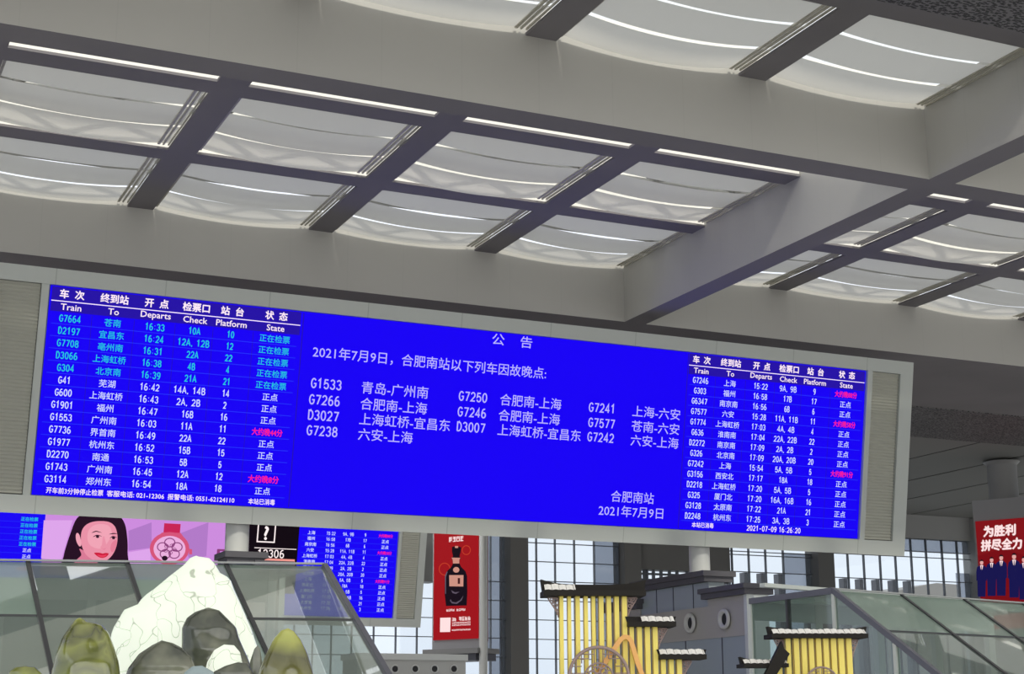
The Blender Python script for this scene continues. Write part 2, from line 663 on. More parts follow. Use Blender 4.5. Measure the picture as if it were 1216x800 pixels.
ZT = fz(1110, 640)
hz3 = [fz(660, y) for y in (645, 667, 690, 713, 736, 759, 782, 805)]
window(1, 300, 602, ZT, 0, (330, 352, 374, 396, 420, 446, 472, 497, 522, 547, 572, 584, 596), [fz(480, y) for y in (686, 709, 732, 755, 778)], M_PANE,
       tinted=[(583, 602, 0, ZT)])
window(2, 623, 737, ZT, 0, (638.7, 661, 684, 707.6, 736), hz3, M_PANE, tinted=[(710, 737, 0, ZT)])
zs = [fz(800, y) for y in (676, 682, 689)]
window(3, 757, 866, fz(790, 677), 0, (758, 767, 770, 778, 787, 797, 806, 818, 830, 848), zs, M_PANE, bar=0.07)
window(4, 866, 967, ZT, 0, (872, 892, 912, 933), [fz(900, y) for y in (655, 659, 679)], M_PANE,
       posts=[(871, .17, 0, fz(900, 679)), (892, .17, 0, fz(900, 679)), (912, .17, 0, fz(900, 679)), (933, .2, 0, fz(900, 679))],
       tinted=[(934, 967, 0, fz(950, 656))])
window(5, 986, 1156, ZT, 0, (990.5, 1010, 1029, 1048.5, 1067, 1086, 1104, 1123, 1141), [fz(1070, y) for y in (653, 660, 688)], M_PANE,
       posts=[(p, .16, 0, fz(1070, 688)) for p in (991, 1010, 1029, 1048.5, 1068, 1086)],
       tinted=[(1060, 1156, fz(1100, 655), ZT), (1140, 1156, 0, fz(1150, 680))])
# low dark roof of a building outside the far windows
r0 = at_y(1050, 704, 56)
r1 = at_y(1112, 692, 56)
r2 = at_y(1140, 694, 56)
mb = MB()
mb.prism([(r0.x, r0.z), (r1.x, r1.z), (r2.x, r2.z), (r2.x+0.3, 0), (r0.x, 0)], 56, 62, M_WALL)
tag(mb.build('outbuilding'), 'dark low-roofed building outside the far windows', 'building')

# ================================================================== ROOF SHADES
ORD = ['leftmost', 'second from left', 'third from left', 'fourth from left']


def shade(x0, x1, y0, y1, label, group):
    zt = ZM+0.05
    o = thing('ceiling_shade', label, 'fabric shade', Matrix.Translation((x0, y0, ZM)), group)
    W, D = x1-x0, y1-y0
    for xa in (0.0, W-0.20):
        ends = MB()
        ends.box(xa+0.02, xa+0.06, -0.03, D-0.05, 0.05, 0.08, M_RAIL)
        ends.build('rail', o)
    for xa, xb in ((W-0.10, W-0.075), (W-0.02, W)):
        MB().box(xa, xb, -0.03, D-0.05, 0.05, 0.08, M_RAIL).build('side_track', o)
    n = 3
    sag0 = random.uniform(0.035, 0.085)
    for k in range(n):
        ya = -0.10 + k*(D+0.10)/n + (0.05 if k == 0 else random.uniform(0.055, 0.10))
        yb = -0.10 + (k+1)*(D+0.10)/n - (0.07 if k == n-1 else 0.02)
        sag = sag0 + 0.014*k + random.uniform(-0.006, 0.008)
        skew = random.uniform(-0.01, 0.05)
        mb = MB()
        nx, ny = 20, 3
        vs = []
        for j in range(ny+1):
            for i in range(nx+1):
                s = i/nx
                bow = 4*s*(1-s)
                t = j/ny
                z = 0.085 - sag*bow*(0.85+0.3*t)
                y = ya + (yb-ya)*t + skew*bow*(1 if j == 0 else 0.3) + (0.02*bow if j == ny else 0)
                vs.append((s*(W-0.02), y, z))
        fs = [(j*(nx+1)+i, j*(nx+1)+i+1, (j+1)*(nx+1)+i+1, (j+1)*(nx+1)+i) for j in range(ny) for i in range(nx)]
        mb.add(vs, fs, M_FAB, True)
        mb.build('fabric_strip', o)
    return o


cols_mid = [(2.20, 4.98), (5.42, 8.20), (8.64, 11.42), (11.86, 14.58)]
cols_right = [(15.05, 17.94), (18.38, 21.18), (21.64, 24.42)]
for i, (a, b) in enumerate(cols_mid):
    shade(a, b, STRIP[1], CROSS[0], 'sagging grey roof shade, %s in the upper row of the large middle coffer' % ORD[i], 'roof shades of the middle coffer')
    shade(a, b, CROSS[1], BY, 'sagging grey roof shade, %s in the lower row of the large middle coffer' % ORD[i], 'roof shades of the middle coffer')
for i, (a, b) in enumerate(cols_right):
    shade(a, b, STRIP[1], CROSS[0], 'roof shade, %s in upper row of coffer above the red team poster' % ORD[i], 'roof shades of the right coffer')
    shade(a, b, CROSS[1], BY, 'roof shade, %s in lower row of coffer above the red team poster' % ORD[i], 'roof shades of the right coffer')
for i, (a, b) in enumerate(cols_mid[1:]):
    shade(a, b, NSTRIP[1], AY0, 'warm grey roof shade, %s in the nearest coffer at the top' % ORD[i], 'roof shades of the nearest coffer')
# shade cloth closing the neighbouring coffers
mb = MB()
for (xa, xb, ya, yb) in ((XL, 1.76, STRIP[1], BY), (24.86, XR, STRIP[1], BY), (XL, 4.98, NSTRIP[1], AY0), (15.05, XR, NSTRIP[1], AY0)):
    mb.add([(xa, ya, ZM+0.08), (xb, ya, ZM+0.08), (xb, yb, ZM+0.08), (xa, yb, ZM+0.08)], [(0, 1, 2, 3)], M_FAB)
struct('ceiling', mb)

# ================================================================== MAIN DEPARTURE BOARD
LCOL = [0.34, 1.02, 1.71, 2.37, 2.985, 3.75]
RCOL = [12.165, 12.82, 13.525, 14.16, 14.785, 15.54]
HEAD1 = ['车  次', '终到站', '开  点', '检票口', '站  台', '状  态']
HEAD2 = ['Train', 'To', 'Departs', 'Check', 'Platform', 'State']
OK_, CH = '正点', '正在检票'
LROWS = [('G7664', '苍南', '16:33', '10A', '10', CH), ('D2197', '宜昌东', '16:24', '12A, 12B', '12', CH), ('G7708', '亳州南', '16:31', '22A', '22', CH),
         ('D3066', '上海虹桥', '16:38', '4B', '4', CH), ('G304', '北京南', '16:39', '21A', '21', CH), ('G41', '芜湖', '16:42', '14A, 14B', '14', OK_),
         ('G600', '上海虹桥', '16:43', '2A, 2B', '2', OK_), ('G1901', '福州', '16:47', '16B', '16', OK_), ('G1553', '广州南', '16:03', '11A', '11', '大约晚44分'),
         ('G7736', '界首南', '16:49', '22A', '22', OK_), ('G1977', '杭州东', '16:52', '15B', '15', OK_), ('D2270', '南通', '16:53', '5B', '5', OK_),
         ('G1743', '广州南', '16:45', '12A', '12', '大约晚8分'), ('G3114', '郑州东', '16:54', '18A', '18', OK_)]
RROWS = [('G7246', '上海', '15:22', '9A, 9B', '9', '大约晚88分'), ('G303', '福州', '16:58', '17B', '17', OK_), ('G6347', '南京南', '16:56', '6B', '6', OK_),
         ('G7577', '六安', '15:28', '11A, 11B', '11', '大约晚58分'), ('G1774', '上海虹桥', '17:03', '4A, 4B', '4', OK_), ('G636', '淮南南', '17:04', '22A, 22B', '22', OK_),
         ('D2272', '南京南', '17:09', '2A, 2B', '2', OK_), ('G326', '北京南', '17:09', '20A, 20B', '20', OK_), ('G7242', '上海', '15:54', '5A, 5B', '5', '大约晚91分'),
         ('G3156', '西安北', '17:17', '18A', '18', OK_), ('D2218', '上海虹桥', '17:20', '5A, 5B', '5', OK_), ('G325', '厦门北', '17:20', '16A, 16B', '16', OK_),
         ('G3128', '太原南', '17:22', '21A', '21', OK_), ('D2248', '杭州东', '17:25', '3A, 3B', '3', OK_)]
CJK_W = {1: 0.11, 2: 0.265, 3: 0.40, 4: 0.53}


def is_cjk(s):
    return any(ord(c) > 0x2e80 for c in s)


def cell(mb, s, u, v, m, k=1.0, bold=0.006):
    if is_cjk(s):
        w = 0.53 if s.startswith('大') else CJK_W.get(len(s), 0.13*len(s))
        write(mb, s, u, v, 0.135*k, m, d=-0.008, width=w*k, bold=bold)
    else:
        n = len(s)
        w = {1: 0.06, 2: 0.13, 3: 0.205, 4: 0.275, 5: 0.35}.get(n, 0.068*n)
        if ':' in s:
            w = 0.33
        write(mb, s, u, v, 0.150*k, m, d=-0.008, width=w*k, bold=bold)


def timetable(root, cols, u0, u1, rows, left):
    edges = [u0+0.02] + [(a+b)/2 for a, b in zip(cols, cols[1:])] + [u1-0.03]
    for v0, v1, titles in ((3.128, 3.345, HEAD1), (2.95, 3.108, HEAD2)):
        band = MB()
        band.flat([(u0+0.02, v0), (u1-0.02, v0), (u1-0.02, v1), (u0+0.02, v1)], -0.004, G_BAND)
        band = band.build('header_band', root)
        for s, u in zip(titles, cols):
            h = MB()
            if titles is HEAD1:
                write(h, s, u, 3.24, 0.155, G_HEAD, d=-0.008, width=0.385 if ' ' in s else 0.45, bold=0.028)
            else:
                write(h, s, u, 3.03, 0.145, G_HEAD, d=-0.008, bold=0.012, sx=1.08)
            h.build('column_title', band)
    g = MB()
    g.flat([(u0+0.02, 3.112), (u1-0.02, 3.112), (u1-0.02, 3.126), (u0+0.02, 3.126)], -0.005, G_HEAD)
    g.build('header_rule', root)
    for a in edges[1:-1]:
        g = MB()
        g.flat([(a, 0.16), (a+0.008, 0.16), (a+0.008, 2.93), (a, 2.93)], -0.002, G_BAND)
        g.build('column_rule', root)
    rows_on(root, cols, rows, 1.0, (u0+0.05, u1-0.06))
    if left:
        for s, a, b in (('开车前3分钟停止检票', 0.21, 1.11), ('客服电话: 021-12306', 1.17, 2.10), ('报警电话: 0551-62124110', 2.16, 3.28), ('本站已消毒', 3.52, 3.98)):
            f = MB()
            write(f, s, (a+b)/2, 0.085, 0.105, G_HEAD, d=-0.008, width=b-a, bold=0.012)
            f.build('footer_lettering', root)
    else:
        for s, u, v, h, w in (('本站已消毒', 12.40, 0.10, 0.105, 0.48), ('2021-07-09 16:26:20', 14.01, 0.095, 0.135, 1.25)):
            f = MB()
            write(f, s, u, v, h, G_HEAD, d=-0.008, width=w, bold=0.012)
            f.build('footer_lettering', root)


CELLS = ['train_number', 'destination', 'departure_time', 'check_gate', 'platform_number', 'status']


def rows_on(root, cols, rows, k, span, first=0, bold=0.006):
    for i, r in enumerate(rows):
        v = (2.845-0.1985*i)*k
        rule = MB()
        z = v-0.098*k
        rule.flat([(span[0], z), (span[1], z), (span[1], z+0.008*k), (span[0], z+0.008*k)], -0.003, G_LINE)
        row = rule.build('timetable_row', root)
        for c in range(first, 6):
            st = r[c]
            m = G_CYAN if r[5] == CH else G_TEXT
            if c == 5 and st.startswith('大'):
                m = G_RED
            mb = MB()
            cell(mb, st, cols[c], v, m, k, bold=0.022 if m is G_RED else bold)
            mb.build(CELLS[c], row)


def board_body(root, W, H, fl, fb, ft, gr, gw):
    """Housing, face frame, grilles and screen in the board's own plane. x along, z up, y away from the viewer."""
    b = MB()
    b.box(-fl+0.02, W+fl-0.02, 0.06, 0.55, -fb+0.02, H+ft-0.02, M_HOUSING)
    b.build('housing', root)
    f = MB()
    f.box(-fl, W+fl, -0.05, 0.07, H+0.01, H+ft, M_FRAME, M_FRAME)
    f.box(-fl, W+fl, -0.05, 0.07, -fb, -0.01, M_FRAME, M_HOUSING)
    for a, c in ((-fl, -gr-gw), (W+gr+gw, W+fl)):
        f.box(a, c, -0.05, 0.07, -0.01, H+0.01, M_FRAME)
    for a, c in ((-gr, -0.03), (W+0.03, W+gr)):
        f.box(a, c, -0.035, 0.07, -0.01, H+0.01, M_FRAME)
    f.build('frame', root)
    for a in (-gr-gw, W+gr):
        g = MB()
        g.box(a+0.01, a+gw-0.01, 0.02, 0.05, 0, H, M_GRILLE)
        n = int(H/0.06)
        for k in range(n):
            z = (k+0.5)*H/n
            g.add([(a+0.01, -0.02, z-0.018), (a+gw-0.01, -0.02, z-0.018), (a+gw-0.01, 0.02, z+0.018), (a+0.01, 0.02, z+0.018)], [(0, 1, 2, 3)], M_GRILLE)
        g.build('speaker_grille', root)
    s = MB()
    s.box(0, W, 0, 0.06, 0, H, G_BLUE)
    s.build('led_screen', root)


M_GRILLE = mat('grille_cloth', (0.48, 0.48, 0.42), rough=0.8)
BW, BH = 16.0, 3.36
fm = Face(38, 587, 26.28, 0.0, 10.0)
board = thing('departure_board', 'large blue main departure board with white frame hanging below the coffered ceiling', 'departure board', fm.m)
board_body(board, BW, BH, 1.14, 0.30, 0.27, 0.15, 0.68)
timetable(board, LCOL, 0.0, 4.2, LROWS, True)
timetable(board, RCOL, 11.87, 16.0, RROWS, False)
for u in (4.22, 11.86):
    dv = MB()
    dv.flat([(u, 0.02), (u+0.015, 0.02), (u+0.015, 3.34), (u, 3.34)], -0.004, G_BAND)
    dv.build('panel_divider', board)


def ann(s, u, v, w, align='L', h=0.225):
    mb = MB()
    write(mb, s, u, v, h, G_ANN, d=-0.008, width=w, align=align, bold=0.004)
    mb.build('announcement_lettering', board)


def annrow(items, v):
    for s, u, w in items:
        ann(s, u, v, w)


ann('公    告', 8.17, 3.23, 0.80, 'C')
ann('2021年7月9日，合肥南站以下列车因故晚点:', 4.44, 2.695, 4.45)
annrow([('G1533', 4.44, .57), ('青岛-广州南', 5.37, 1.24), ('G7250', 7.19, .57), ('合肥南-上海', 8.01, 1.23), ('G7241', 9.80, .57), ('上海-六安', 10.73, 1.03)], 2.155)
annrow([('G7266', 4.43, .57), ('合肥南-上海', 5.37, 1.24), ('G7246', 7.19, .57), ('合肥南-上海', 8.0, 1.23), ('G7577', 9.81, .57), ('苍南-六安', 10.73, 1.03)], 1.875)
annrow([('D3027', 4.43, .57), ('上海虹桥-宜昌东', 5.37, 1.70), ('D3007', 7.19, .57), ('上海虹桥-宜昌东', 8.0, 1.68), ('G7242', 9.81, .57), ('六安-上海', 10.73, 1.03)], 1.61)
annrow([('G7238', 4.43, .57), ('六安-上海', 5.37, 1.01)], 1.345)
ann('合肥南站', 10.39, 0.545, 0.91)
ann('2021年7月9日', 10.15, 0.275, 1.37)

# the two legs stand upright although the board leans
PYL_TOP = 2.84+E0
inv = fm.m.inverted()
LEFT_TOP = at_y(296, 655, 26.3).z
for px, zt in ((7.16, LEFT_TOP), (16.24, PYL_TOP)):
    lg = MB()
    lg.cyl(px, 26.62, zt+0.003, 3.60+E0, 0.20, M_STEEL)
    o = lg.build('support_pole', board)
    o.matrix_world = Matrix.Identity(4)

# ================================================================== REAR BOARD
K = 0.82
W2, H2 = BW*K, BH*K
fr_ = Face(465.4, 733.5, 44.0, 0.0, 10.0)
m2 = fr_.m @ Matrix.Translation((-W2, 0, 0))
rear = thing('departure_board', 'smaller second departure board far behind, showing an advert between two timetables', 'departure board', m2)
board_body(rear, W2, H2, 0.88, 0.25, 0.22, 0.12, 0.56)
lg = MB()
for px in (3.4, 13.0):
    lg.cyl(px, 44.3, 0, 3.0+E0, 0.18, M_STEEL)
o = lg.build('support_pole', rear)
o.matrix_world = Matrix.Identity(4)


def rpx(x, y):
    q = fr_(x, y)
    return (q[0]+W2, q[1])


rows_on(rear, [u*K for u in RCOL], RROWS, K, (12.5*K, 15.94*K), 1, 0.014)
UL = rpx(33, 640)[0]
rows_on(rear, [0, 0, 0, 0, UL-0.86, UL], LROWS, K, (UL-1.1, UL+0.4), 4, 0.014)

# advert picture between the timetables: a flat print-like image on the screen
AD_PINK = glow('ad_pink', (205, 140, 222))
AD_PINK2 = glow('ad_pink_light', (222, 165, 235))
AD_PINK3 = glow('ad_mauve', (178, 122, 200))
AD_HAIR = glow('ad_hair', (38, 12, 34))
AD_SKIN = glow('ad_skin', (234, 146, 168))
AD_SKIN2 = glow('ad_skin_light', (241, 164, 182))
AD_LIP = glow('ad_lip', (205, 25, 60))
AD_STRAP = glow('ad_strap', (200, 35, 85))
AD_GOLD = glow('ad_rose_gold', (214, 84, 122))
AD_DIAL = glow('ad_dial', (236, 176, 222))
AD_PETAL = glow('ad_petal', (138, 62, 122))
AD_BLACK = glow('ad_black', (14, 4, 14))
AD_WHITE = glow('ad_white', (255, 240, 240))
AD_PEACH = glow('ad_peach', (240, 150, 140))


def ell(cx, cy, rx, ry, n=28):
    return [(cx+rx*math.cos(2*math.pi*k/n), cy+ry*math.sin(2*math.pi*k/n)) for k in range(n)]


def P4(pts):
    return [rpx(x/4.0, 600+y/4.0) for x, y in pts]


mb = MB()
a0, a1 = rpx(51.5, 640)[0], rpx(285, 640)[0]
mb.flat([(a0, 0.9), (a1, 0.9), (a1, H2-0.01), (a0, H2-0.01)], -0.004, AD_PINK)
mb.flat(P4([(208, 70), (345, 70), (290, 262), (195, 250)]), -0.005, AD_PINK2)
mb.flat(P4([(610, 120), (720, 80), (720, 200), (610, 215)]), -0.005, AD_PINK3)
mb.flat(P4([(860, 130), (990, 80), (980, 240), (900, 260)]), -0.005, AD_PINK3)
mb.flat(P4([(610, 222), (715, 205), (715, 290), (610, 290)]), -0.005, AD_PINK2)
mb.build('advert_background', rear)
mb = MB()


def soft(pts, n=6):
    """Closed outline rounded through its points."""
    out = []
    m_ = len(pts)
    for i in range(m_):
        p0, p1, p2, p3 = (pts[(i+k-1) % m_] for k in range(4))
        for q in range(n):
            t = q/n
            out.append(tuple(0.5*((2*p1[c]) + (-p0[c]+p2[c])*t + (2*p0[c]-5*p1[c]+4*p2[c]-p3[c])*t*t + (-p0[c]+3*p1[c]-3*p2[c]+p3[c])*t**3) for c in (0, 1)))
    return out


AD_BLUSH = glow('ad_blush', (228, 126, 152))
AD_SHADE = glow('ad_skin_rose', (218, 122, 150))
AD_EYE = glow('ad_eye', (48, 18, 40))
AD_LIP2 = glow('ad_lip_light', (232, 60, 92))
mb.flat(P4(soft([(356, 75), (335, 130), (318, 180), (302, 240), (300, 300), (450, 310), (596, 300), (606, 220), (604, 150), (592, 85), (560, 45), (500, 28), (430, 30), (380, 48)])), -0.008, AD_HAIR)
mb.flat(P4(soft([(380, 205), (386, 235), (360, 262), (345, 300), (470, 305), (450, 255)], 5)), -0.009, AD_SHADE)
mb.flat(P4(soft([(384, 160), (388, 122), (404, 96), (432, 80), (470, 74), (516, 78), (544, 98), (556, 132), (557, 168), (549, 205), (533, 235), (511, 257), (485, 268), (455, 264), (425, 248), (403, 226), (390, 196)], 5)), -0.010, AD_SKIN)
mb.flat(P4(soft([(420, 120), (445, 95), (485, 88), (520, 100), (532, 140), (520, 160), (500, 190), (470, 205), (430, 190), (415, 160)], 5)), -0.0105, AD_SKIN2)
mb.flat(P4(soft([(545, 165), (555, 170), (549, 205), (533, 222), (524, 205), (530, 180)], 5)), -0.011, AD_BLUSH)
mb.flat(P4(soft([(360, 140), (366, 130), (376, 138), (384, 165), (386, 188), (378, 194), (368, 182), (361, 162)], 5)), -0.011, AD_SKIN2)
mb.flat(P4(soft([(488, 150), (496, 150), (504, 185), (510, 198), (494, 206), (476, 200), (484, 185)], 5)), -0.011, AD_SKIN)
for cx, cy, w in ((462, 149, 19), (538, 155, 15)):
    mb.flat(P4(soft([(cx-w, cy+2), (cx-w*.4, cy-4), (cx+w*.4, cy-4), (cx+w, cy+1), (cx+w*.3, cy+4), (cx-w*.4, cy+4)], 4)), -0.012, AD_SKIN2)
    mb.flat(P4(ell(cx+1, cy-0.5, 8, 6, 14)), -0.013, AD_EYE)
    mb.flat(P4(soft([(cx-w-3, cy+1), (cx-w*.4, cy-9), (cx+w*.4, cy-9), (cx+w+4, cy-1), (cx+w*.4, cy-5), (cx-w*.4, cy-4)], 4)), -0.014, AD_EYE)
mb.flat(P4(soft([(434, 131), (455, 120), (484, 129), (470, 127), (455, 125)], 4)), -0.012, AD_HAIR)
mb.flat(P4(soft([(517, 136), (540, 130), (557, 135), (545, 135), (532, 136)], 4)), -0.012, AD_HAIR)
mb.flat(P4([(480, 201), (492, 206), (507, 200), (494, 211)]), -0.012, AD_BLUSH)
mb.flat(P4(soft([(447, 225), (472, 224), (487, 228), (500, 225), (516, 228), (506, 242), (486, 249), (464, 242)], 4)), -0.012, AD_LIP)
mb.flat(P4(soft([(462, 233), (486, 236), (506, 233), (498, 242), (484, 245), (470, 241)], 4)), -0.013, AD_LIP2)
mb.build('advert_portrait', rear)


mb = MB()
mb.flat(P4([(780, 84), (858, 88), (854, 135), (776, 130)]), -0.008, AD_STRAP)
mb.flat(P4([(770, 128), (858, 130), (890, 175), (722, 170)]), -0.009, AD_GOLD)
mb.flat(P4(ell(805, 204, 94, 78)), -0.010, AD_GOLD)
mb.flat(P4([(898, 205), (912, 208), (912, 232), (898, 232)]), -0.010, AD_GOLD)
mb.flat(P4(ell(805, 206, 76, 62)), -0.011, AD_DIAL)
for k in range(5):
    a = math.radians(-90+72*k)
    px, py = 806+36*math.cos(a), 206+30*math.sin(a)
    outer = P4(ell(px, py, 27, 23, 20))
    inner = P4(ell(px, py, 22, 18, 20))
    for i in range(20):
        j = (i+1) % 20
        mb.flat([outer[i], outer[j], inner[j], inner[i]], -0.012, AD_PETAL)
    c2 = P4(ell(806+22*math.cos(a+.5), 206+18*math.sin(a+.5), 11, 9, 12))
    c3 = P4(ell(806+22*math.cos(a+.5), 206+18*math.sin(a+.5), 8, 6, 12))
    for i in range(12):
        j = (i+1) % 12
        mb.flat([c2[i], c2[j], c3[j], c3[i]], -0.013, AD_PETAL)
mb.flat(P4(ell(782, 250, 14, 12, 14)), -0.014, AD_HAIR)
mb.build('advert_watch', rear)
mb = MB()
e0, e1 = rpx(257, 665), rpx(269.5, 652)
write(mb, 'E', (e0[0]+e1[0])/2, (e0[1]+e1[1])/2, (e1[1]-e0[1])*1.38, AD_PETAL, d=-0.010, width=e1[0]-e0[0], bold=0.02)
mb.build('advert_lettering', rear)
mb = MB()
b0 = rpx(285, 640)[0]
b1 = rpx(353, 660)[0]
mb.flat([(b0, 0.6), (b1, 0.6), (b1, H2-0.01), (b0, H2-0.01)], -0.005, AD_BLACK)
q0, q1 = rpx(304.5, 643.5), rpx(328, 622)
t_ = 0.035
for (xa, xb, za, zb) in ((q0[0], q1[0], q0[1], q0[1]+t_), (q0[0], q1[0], q1[1]-t_, q1[1]), (q0[0], q0[0]+t_, q0[1], q1[1]), (q1[0]-t_, q1[0], q0[1], q1[1])):
    mb.flat([(xa, za), (xb, za), (xb, zb), (xa, zb)], -0.008, AD_WHITE)
write(mb, '?', (q0[0]+q1[0])/2, (q0[1]+q1[1])/2, 0.52, AD_WHITE, d=-0.009, bold=0.03)
l0, l1 = rpx(302, 650), rpx(352, 650.5)
mb.flat([(l0[0], l0[1]-0.01), (l1[0], l0[1]-0.01), (l1[0], l0[1]+0.01), (l0[0], l0[1]+0.01)], -0.008, AD_WHITE)
n0, n1 = rpx(305, 656.5), rpx(338, 656.5)
write(mb, '12306', (n0[0]+n1[0])/2, n0[1], 0.30, AD_WHITE, d=-0.009, width=n1[0]-n0[0], bold=0.02)
p0, p1 = rpx(310, 678), rpx(350, 664)
mb.flat([(p0[0], p0[1]), (p1[0], p0[1]), (p1[0], p1[1]), (p0[0], p1[1])], -0.008, AD_PEACH)
mb.build('help_notice', rear)

# ================================================================== AIR SUPPLY PYLONS UNDER THE BOARD
M_PYLON = mat('pylon_cladding', (0.36, 0.345, 0.32), rough=0.55)
M_PILASTER = mat('pilaster_metal', (0.52, 0.55, 0.53), rough=0.4)
M_NOZ = mat('nozzle_ring', (0.48, 0.48, 0.46), rough=0.35)
M_PGLASS = mat('pylon_glass', (0.30, 0.345, 0.37), rough=0.35, spec=0.25)
M_CORN = mat('cornice_metal', (0.09, 0.088, 0.10), rough=0.6, spec=0.2)


def pylon(x0, label, y0=24.68, rot=0.0, low=(1.35, 1.35), L=5.3, lo=2.50+E0, hi=PYL_TOP, noz=(0.72, 1.93, 3.14, 4.35)):
    w = 0.46
    o = thing('air_supply_pylon', label, 'air supply pylon', Matrix.Translation((x0, y0, 0)) @ Matrix.Rotation(rot, 4, 'Z'), 'pylons under the departure board')
    la, lb_ = low
    MB().box(0.02, w-0.02, 0.02, L-0.02, 1.59+E0, 2.18+E0, M_PYLON).build('nozzle_band', o)
    MB().box(0.04, w-0.04, 0.05, L-0.05, 0.0, 1.59+E0, M_PGLASS).build('lower_glazing', o)
    c = MB()
    c.box(0.06, w-0.06, la, L-max(lb_, 0.05), 2.18+E0, hi-0.2, M_PGLASS)
    c.box(0.03, w-0.03, 0.10, la, 2.18+E0, lo-0.18, M_PYLON)
    if lb_:
        c.box(0.03, w-0.03, L-lb_, L-0.10, 2.18+E0, lo-0.18, M_PYLON)
    c.build('clerestory', o)
    gb = MB()
    for y in ((1.9, 2.65, 3.3) if L > 3 else ()):
        gb.box(0.05, 0.06, y, y+0.015, 2.18+E0, hi-0.2, M_DARK)
    for y in ((0.9, 2.2, 3.4) if L > 3 else (0.45,)):
        gb.box(0.03, 0.04, y, y+0.02, 0.0, 1.59+E0, M_DARK)
    gb.build('glazing_bar', o)
    for (ya, yb, z) in ((-0.08, la+0.07, lo),) + (((L-lb_-0.07, L+0.08, lo),) if lb_ else ()):
        MB().box(-0.08, w+0.08, ya, yb, z-0.19, z-0.09, M_CORN).box(-0.13, w+0.13, ya-0.05, yb+0.03, z-0.09, z, M_CORN).build('cornice', o)
    MB().box(-0.08, w+0.08, la-0.08, L-lb_+0.08, hi-0.20, hi-0.10, M_CORN).box(-0.13, w+0.13, la-0.13, L-lb_+0.13, hi-0.10, hi, M_CORN).build('cornice', o)
    MB().box(0.0, 0.10, -0.02, 0.08, 0, lo-0.19, M_PILASTER).box(0.10, w, -0.02, 0.02, 0, lo-0.19, M_PILASTER).build('pilaster', o)
    for y in noz:
        n = MB()
        zc = 1.91+E0
        seg = 24
        prof = [(-0.015, 0.185), (-0.06, 0.175), (-0.06, 0.135), (0.02, 0.10), (0.06, 0.085)]
        vs = [(p[0], y+p[1]*math.cos(2*math.pi*k/seg), zc+p[1]*math.sin(2*math.pi*k/seg)) for p in prof for k in range(seg)]
        n.add(vs, [(i*seg+k, i*seg+(k+1) % seg, (i+1)*seg+(k+1) % seg, (i+1)*seg+k) for i in range(len(prof)-1) for k in range(seg)], M_NOZ, True)
        n.add([(-0.005, y+0.11*math.cos(2*math.pi*k/seg), zc+0.11*math.sin(2*math.pi*k/seg)) for k in range(seg)], [tuple(range(seg))], M_BLACK)
        n.build('air_nozzle', o)
    return o


pylon(16.0, 'grey pylon with dark cornices and two round nozzles, behind the yellow slat screen')
pylon(7.93, 'dark-corniced pylon under the left pole of the main board, behind the white rock', 26.38, math.pi/2, (0.45, 0.0), 0.93,
      at_y(330, 666, 26.3).z, LEFT_TOP, ())

# low beige nozzle tower between the glass enclosure and the red light box
tA, tB = at_y(424, 774, 25.0), at_y(553, 777, 25.0)
ntw = thing('nozzle_tower', 'low beige air outlet tower with a row of small black round holes', 'air outlet', Matrix.Translation((tA.x, 25.0, 0)))
TW, TH = tB.x-tA.x, tB.z
MB().box(0, TW, 0, 0.7, 0, TH-0.10, mat('tower_cladding', (0.36, 0.36, 0.34), rough=0.5)).build('body', ntw)
MB().box(-0.03, TW+0.03, -0.03, 0.73, TH-0.10, TH, mat('tower_cap', (0.45, 0.46, 0.44), rough=0.4)).build('top_cap', ntw)
for px in (445, 469, 493, 516, 539):
    q = at_y(px, 794, 25.0)
    n = MB()
    n.tube([(q.x-tA.x + 0.062*math.cos(2*math.pi*k/20), -0.004, q.z+0.062*math.sin(2*math.pi*k/20)) for k in range(20)], 0.012, M_NOZ, closed=True)
    n.flat([(q.x-tA.x+0.06*math.cos(2*math.pi*k/20), q.z+0.06*math.sin(2*math.pi*k/20)) for k in range(20)], -0.004, M_BLACK)
    n.build('air_outlet', ntw)

# ================================================================== LIGHT BOXES
R_RED = glow('print_red', (158, 20, 28))
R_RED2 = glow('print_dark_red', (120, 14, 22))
R_WHITE = glow('print_white', (255, 225, 225))
R_BOT = glow('print_bottle', (22, 12, 24))
R_BOTH = glow('print_bottle_gleam', (96, 84, 100))
R_COP = glow('print_copper', (205, 145, 130))
R_RING = glow('print_ring', (196, 62, 40))
R_NAVY = glow('print_navy', (24, 22, 78))
R_SKINP = glow('print_skin', (225, 165, 160))
R_BRN = glow('print_brown', (70, 30, 32))
R_ORG = glow('print_orange', (190, 110, 70))


def tri_box(fa, side, z0, z1, w_l, r0, r1, parent):
    """Three-sided housing; the first side runs from local x=-0.06 to side. Print panel r0..r1 in local (u, v)."""
    a = -0.07
    W = side
    h = W*math.sqrt(3)/2
    c = MB()
    pts = [(a, 0.0), (a+W, 0.0), (a+W/2, h)]
    vs = [(p[0], p[1]+0.02, z) for z in (z0, z1) for p in pts]
    c.add(vs, [(0, 1, 2), (3, 4, 5), (0, 1, 4, 3), (1, 2, 5, 4), (2, 0, 3, 5)], mat('lightbox_metal', (0.27, 0.27, 0.28), rough=0.4))
    c.build('housing', parent)


# --- the bottle poster
f1 = Face(515.4, 760, 36.0, 60.0)
lb = thing('light_box', 'tall red light box advertising a dark bottle, right of the second board', 'advertising light box', f1.m)
top = f1(542, 560)[1]
sw = f1(568.5, 700)[0]+0.14
tri_box(f1, sw, -0.22, top, 0, None, None, lb)
pn = MB()
u1 = f1(568.5, 700)[0]
pn.box(0, u1, -0.03, 0.0, 0.0, top-0.1, R_RED)
pn.build('poster', lb)


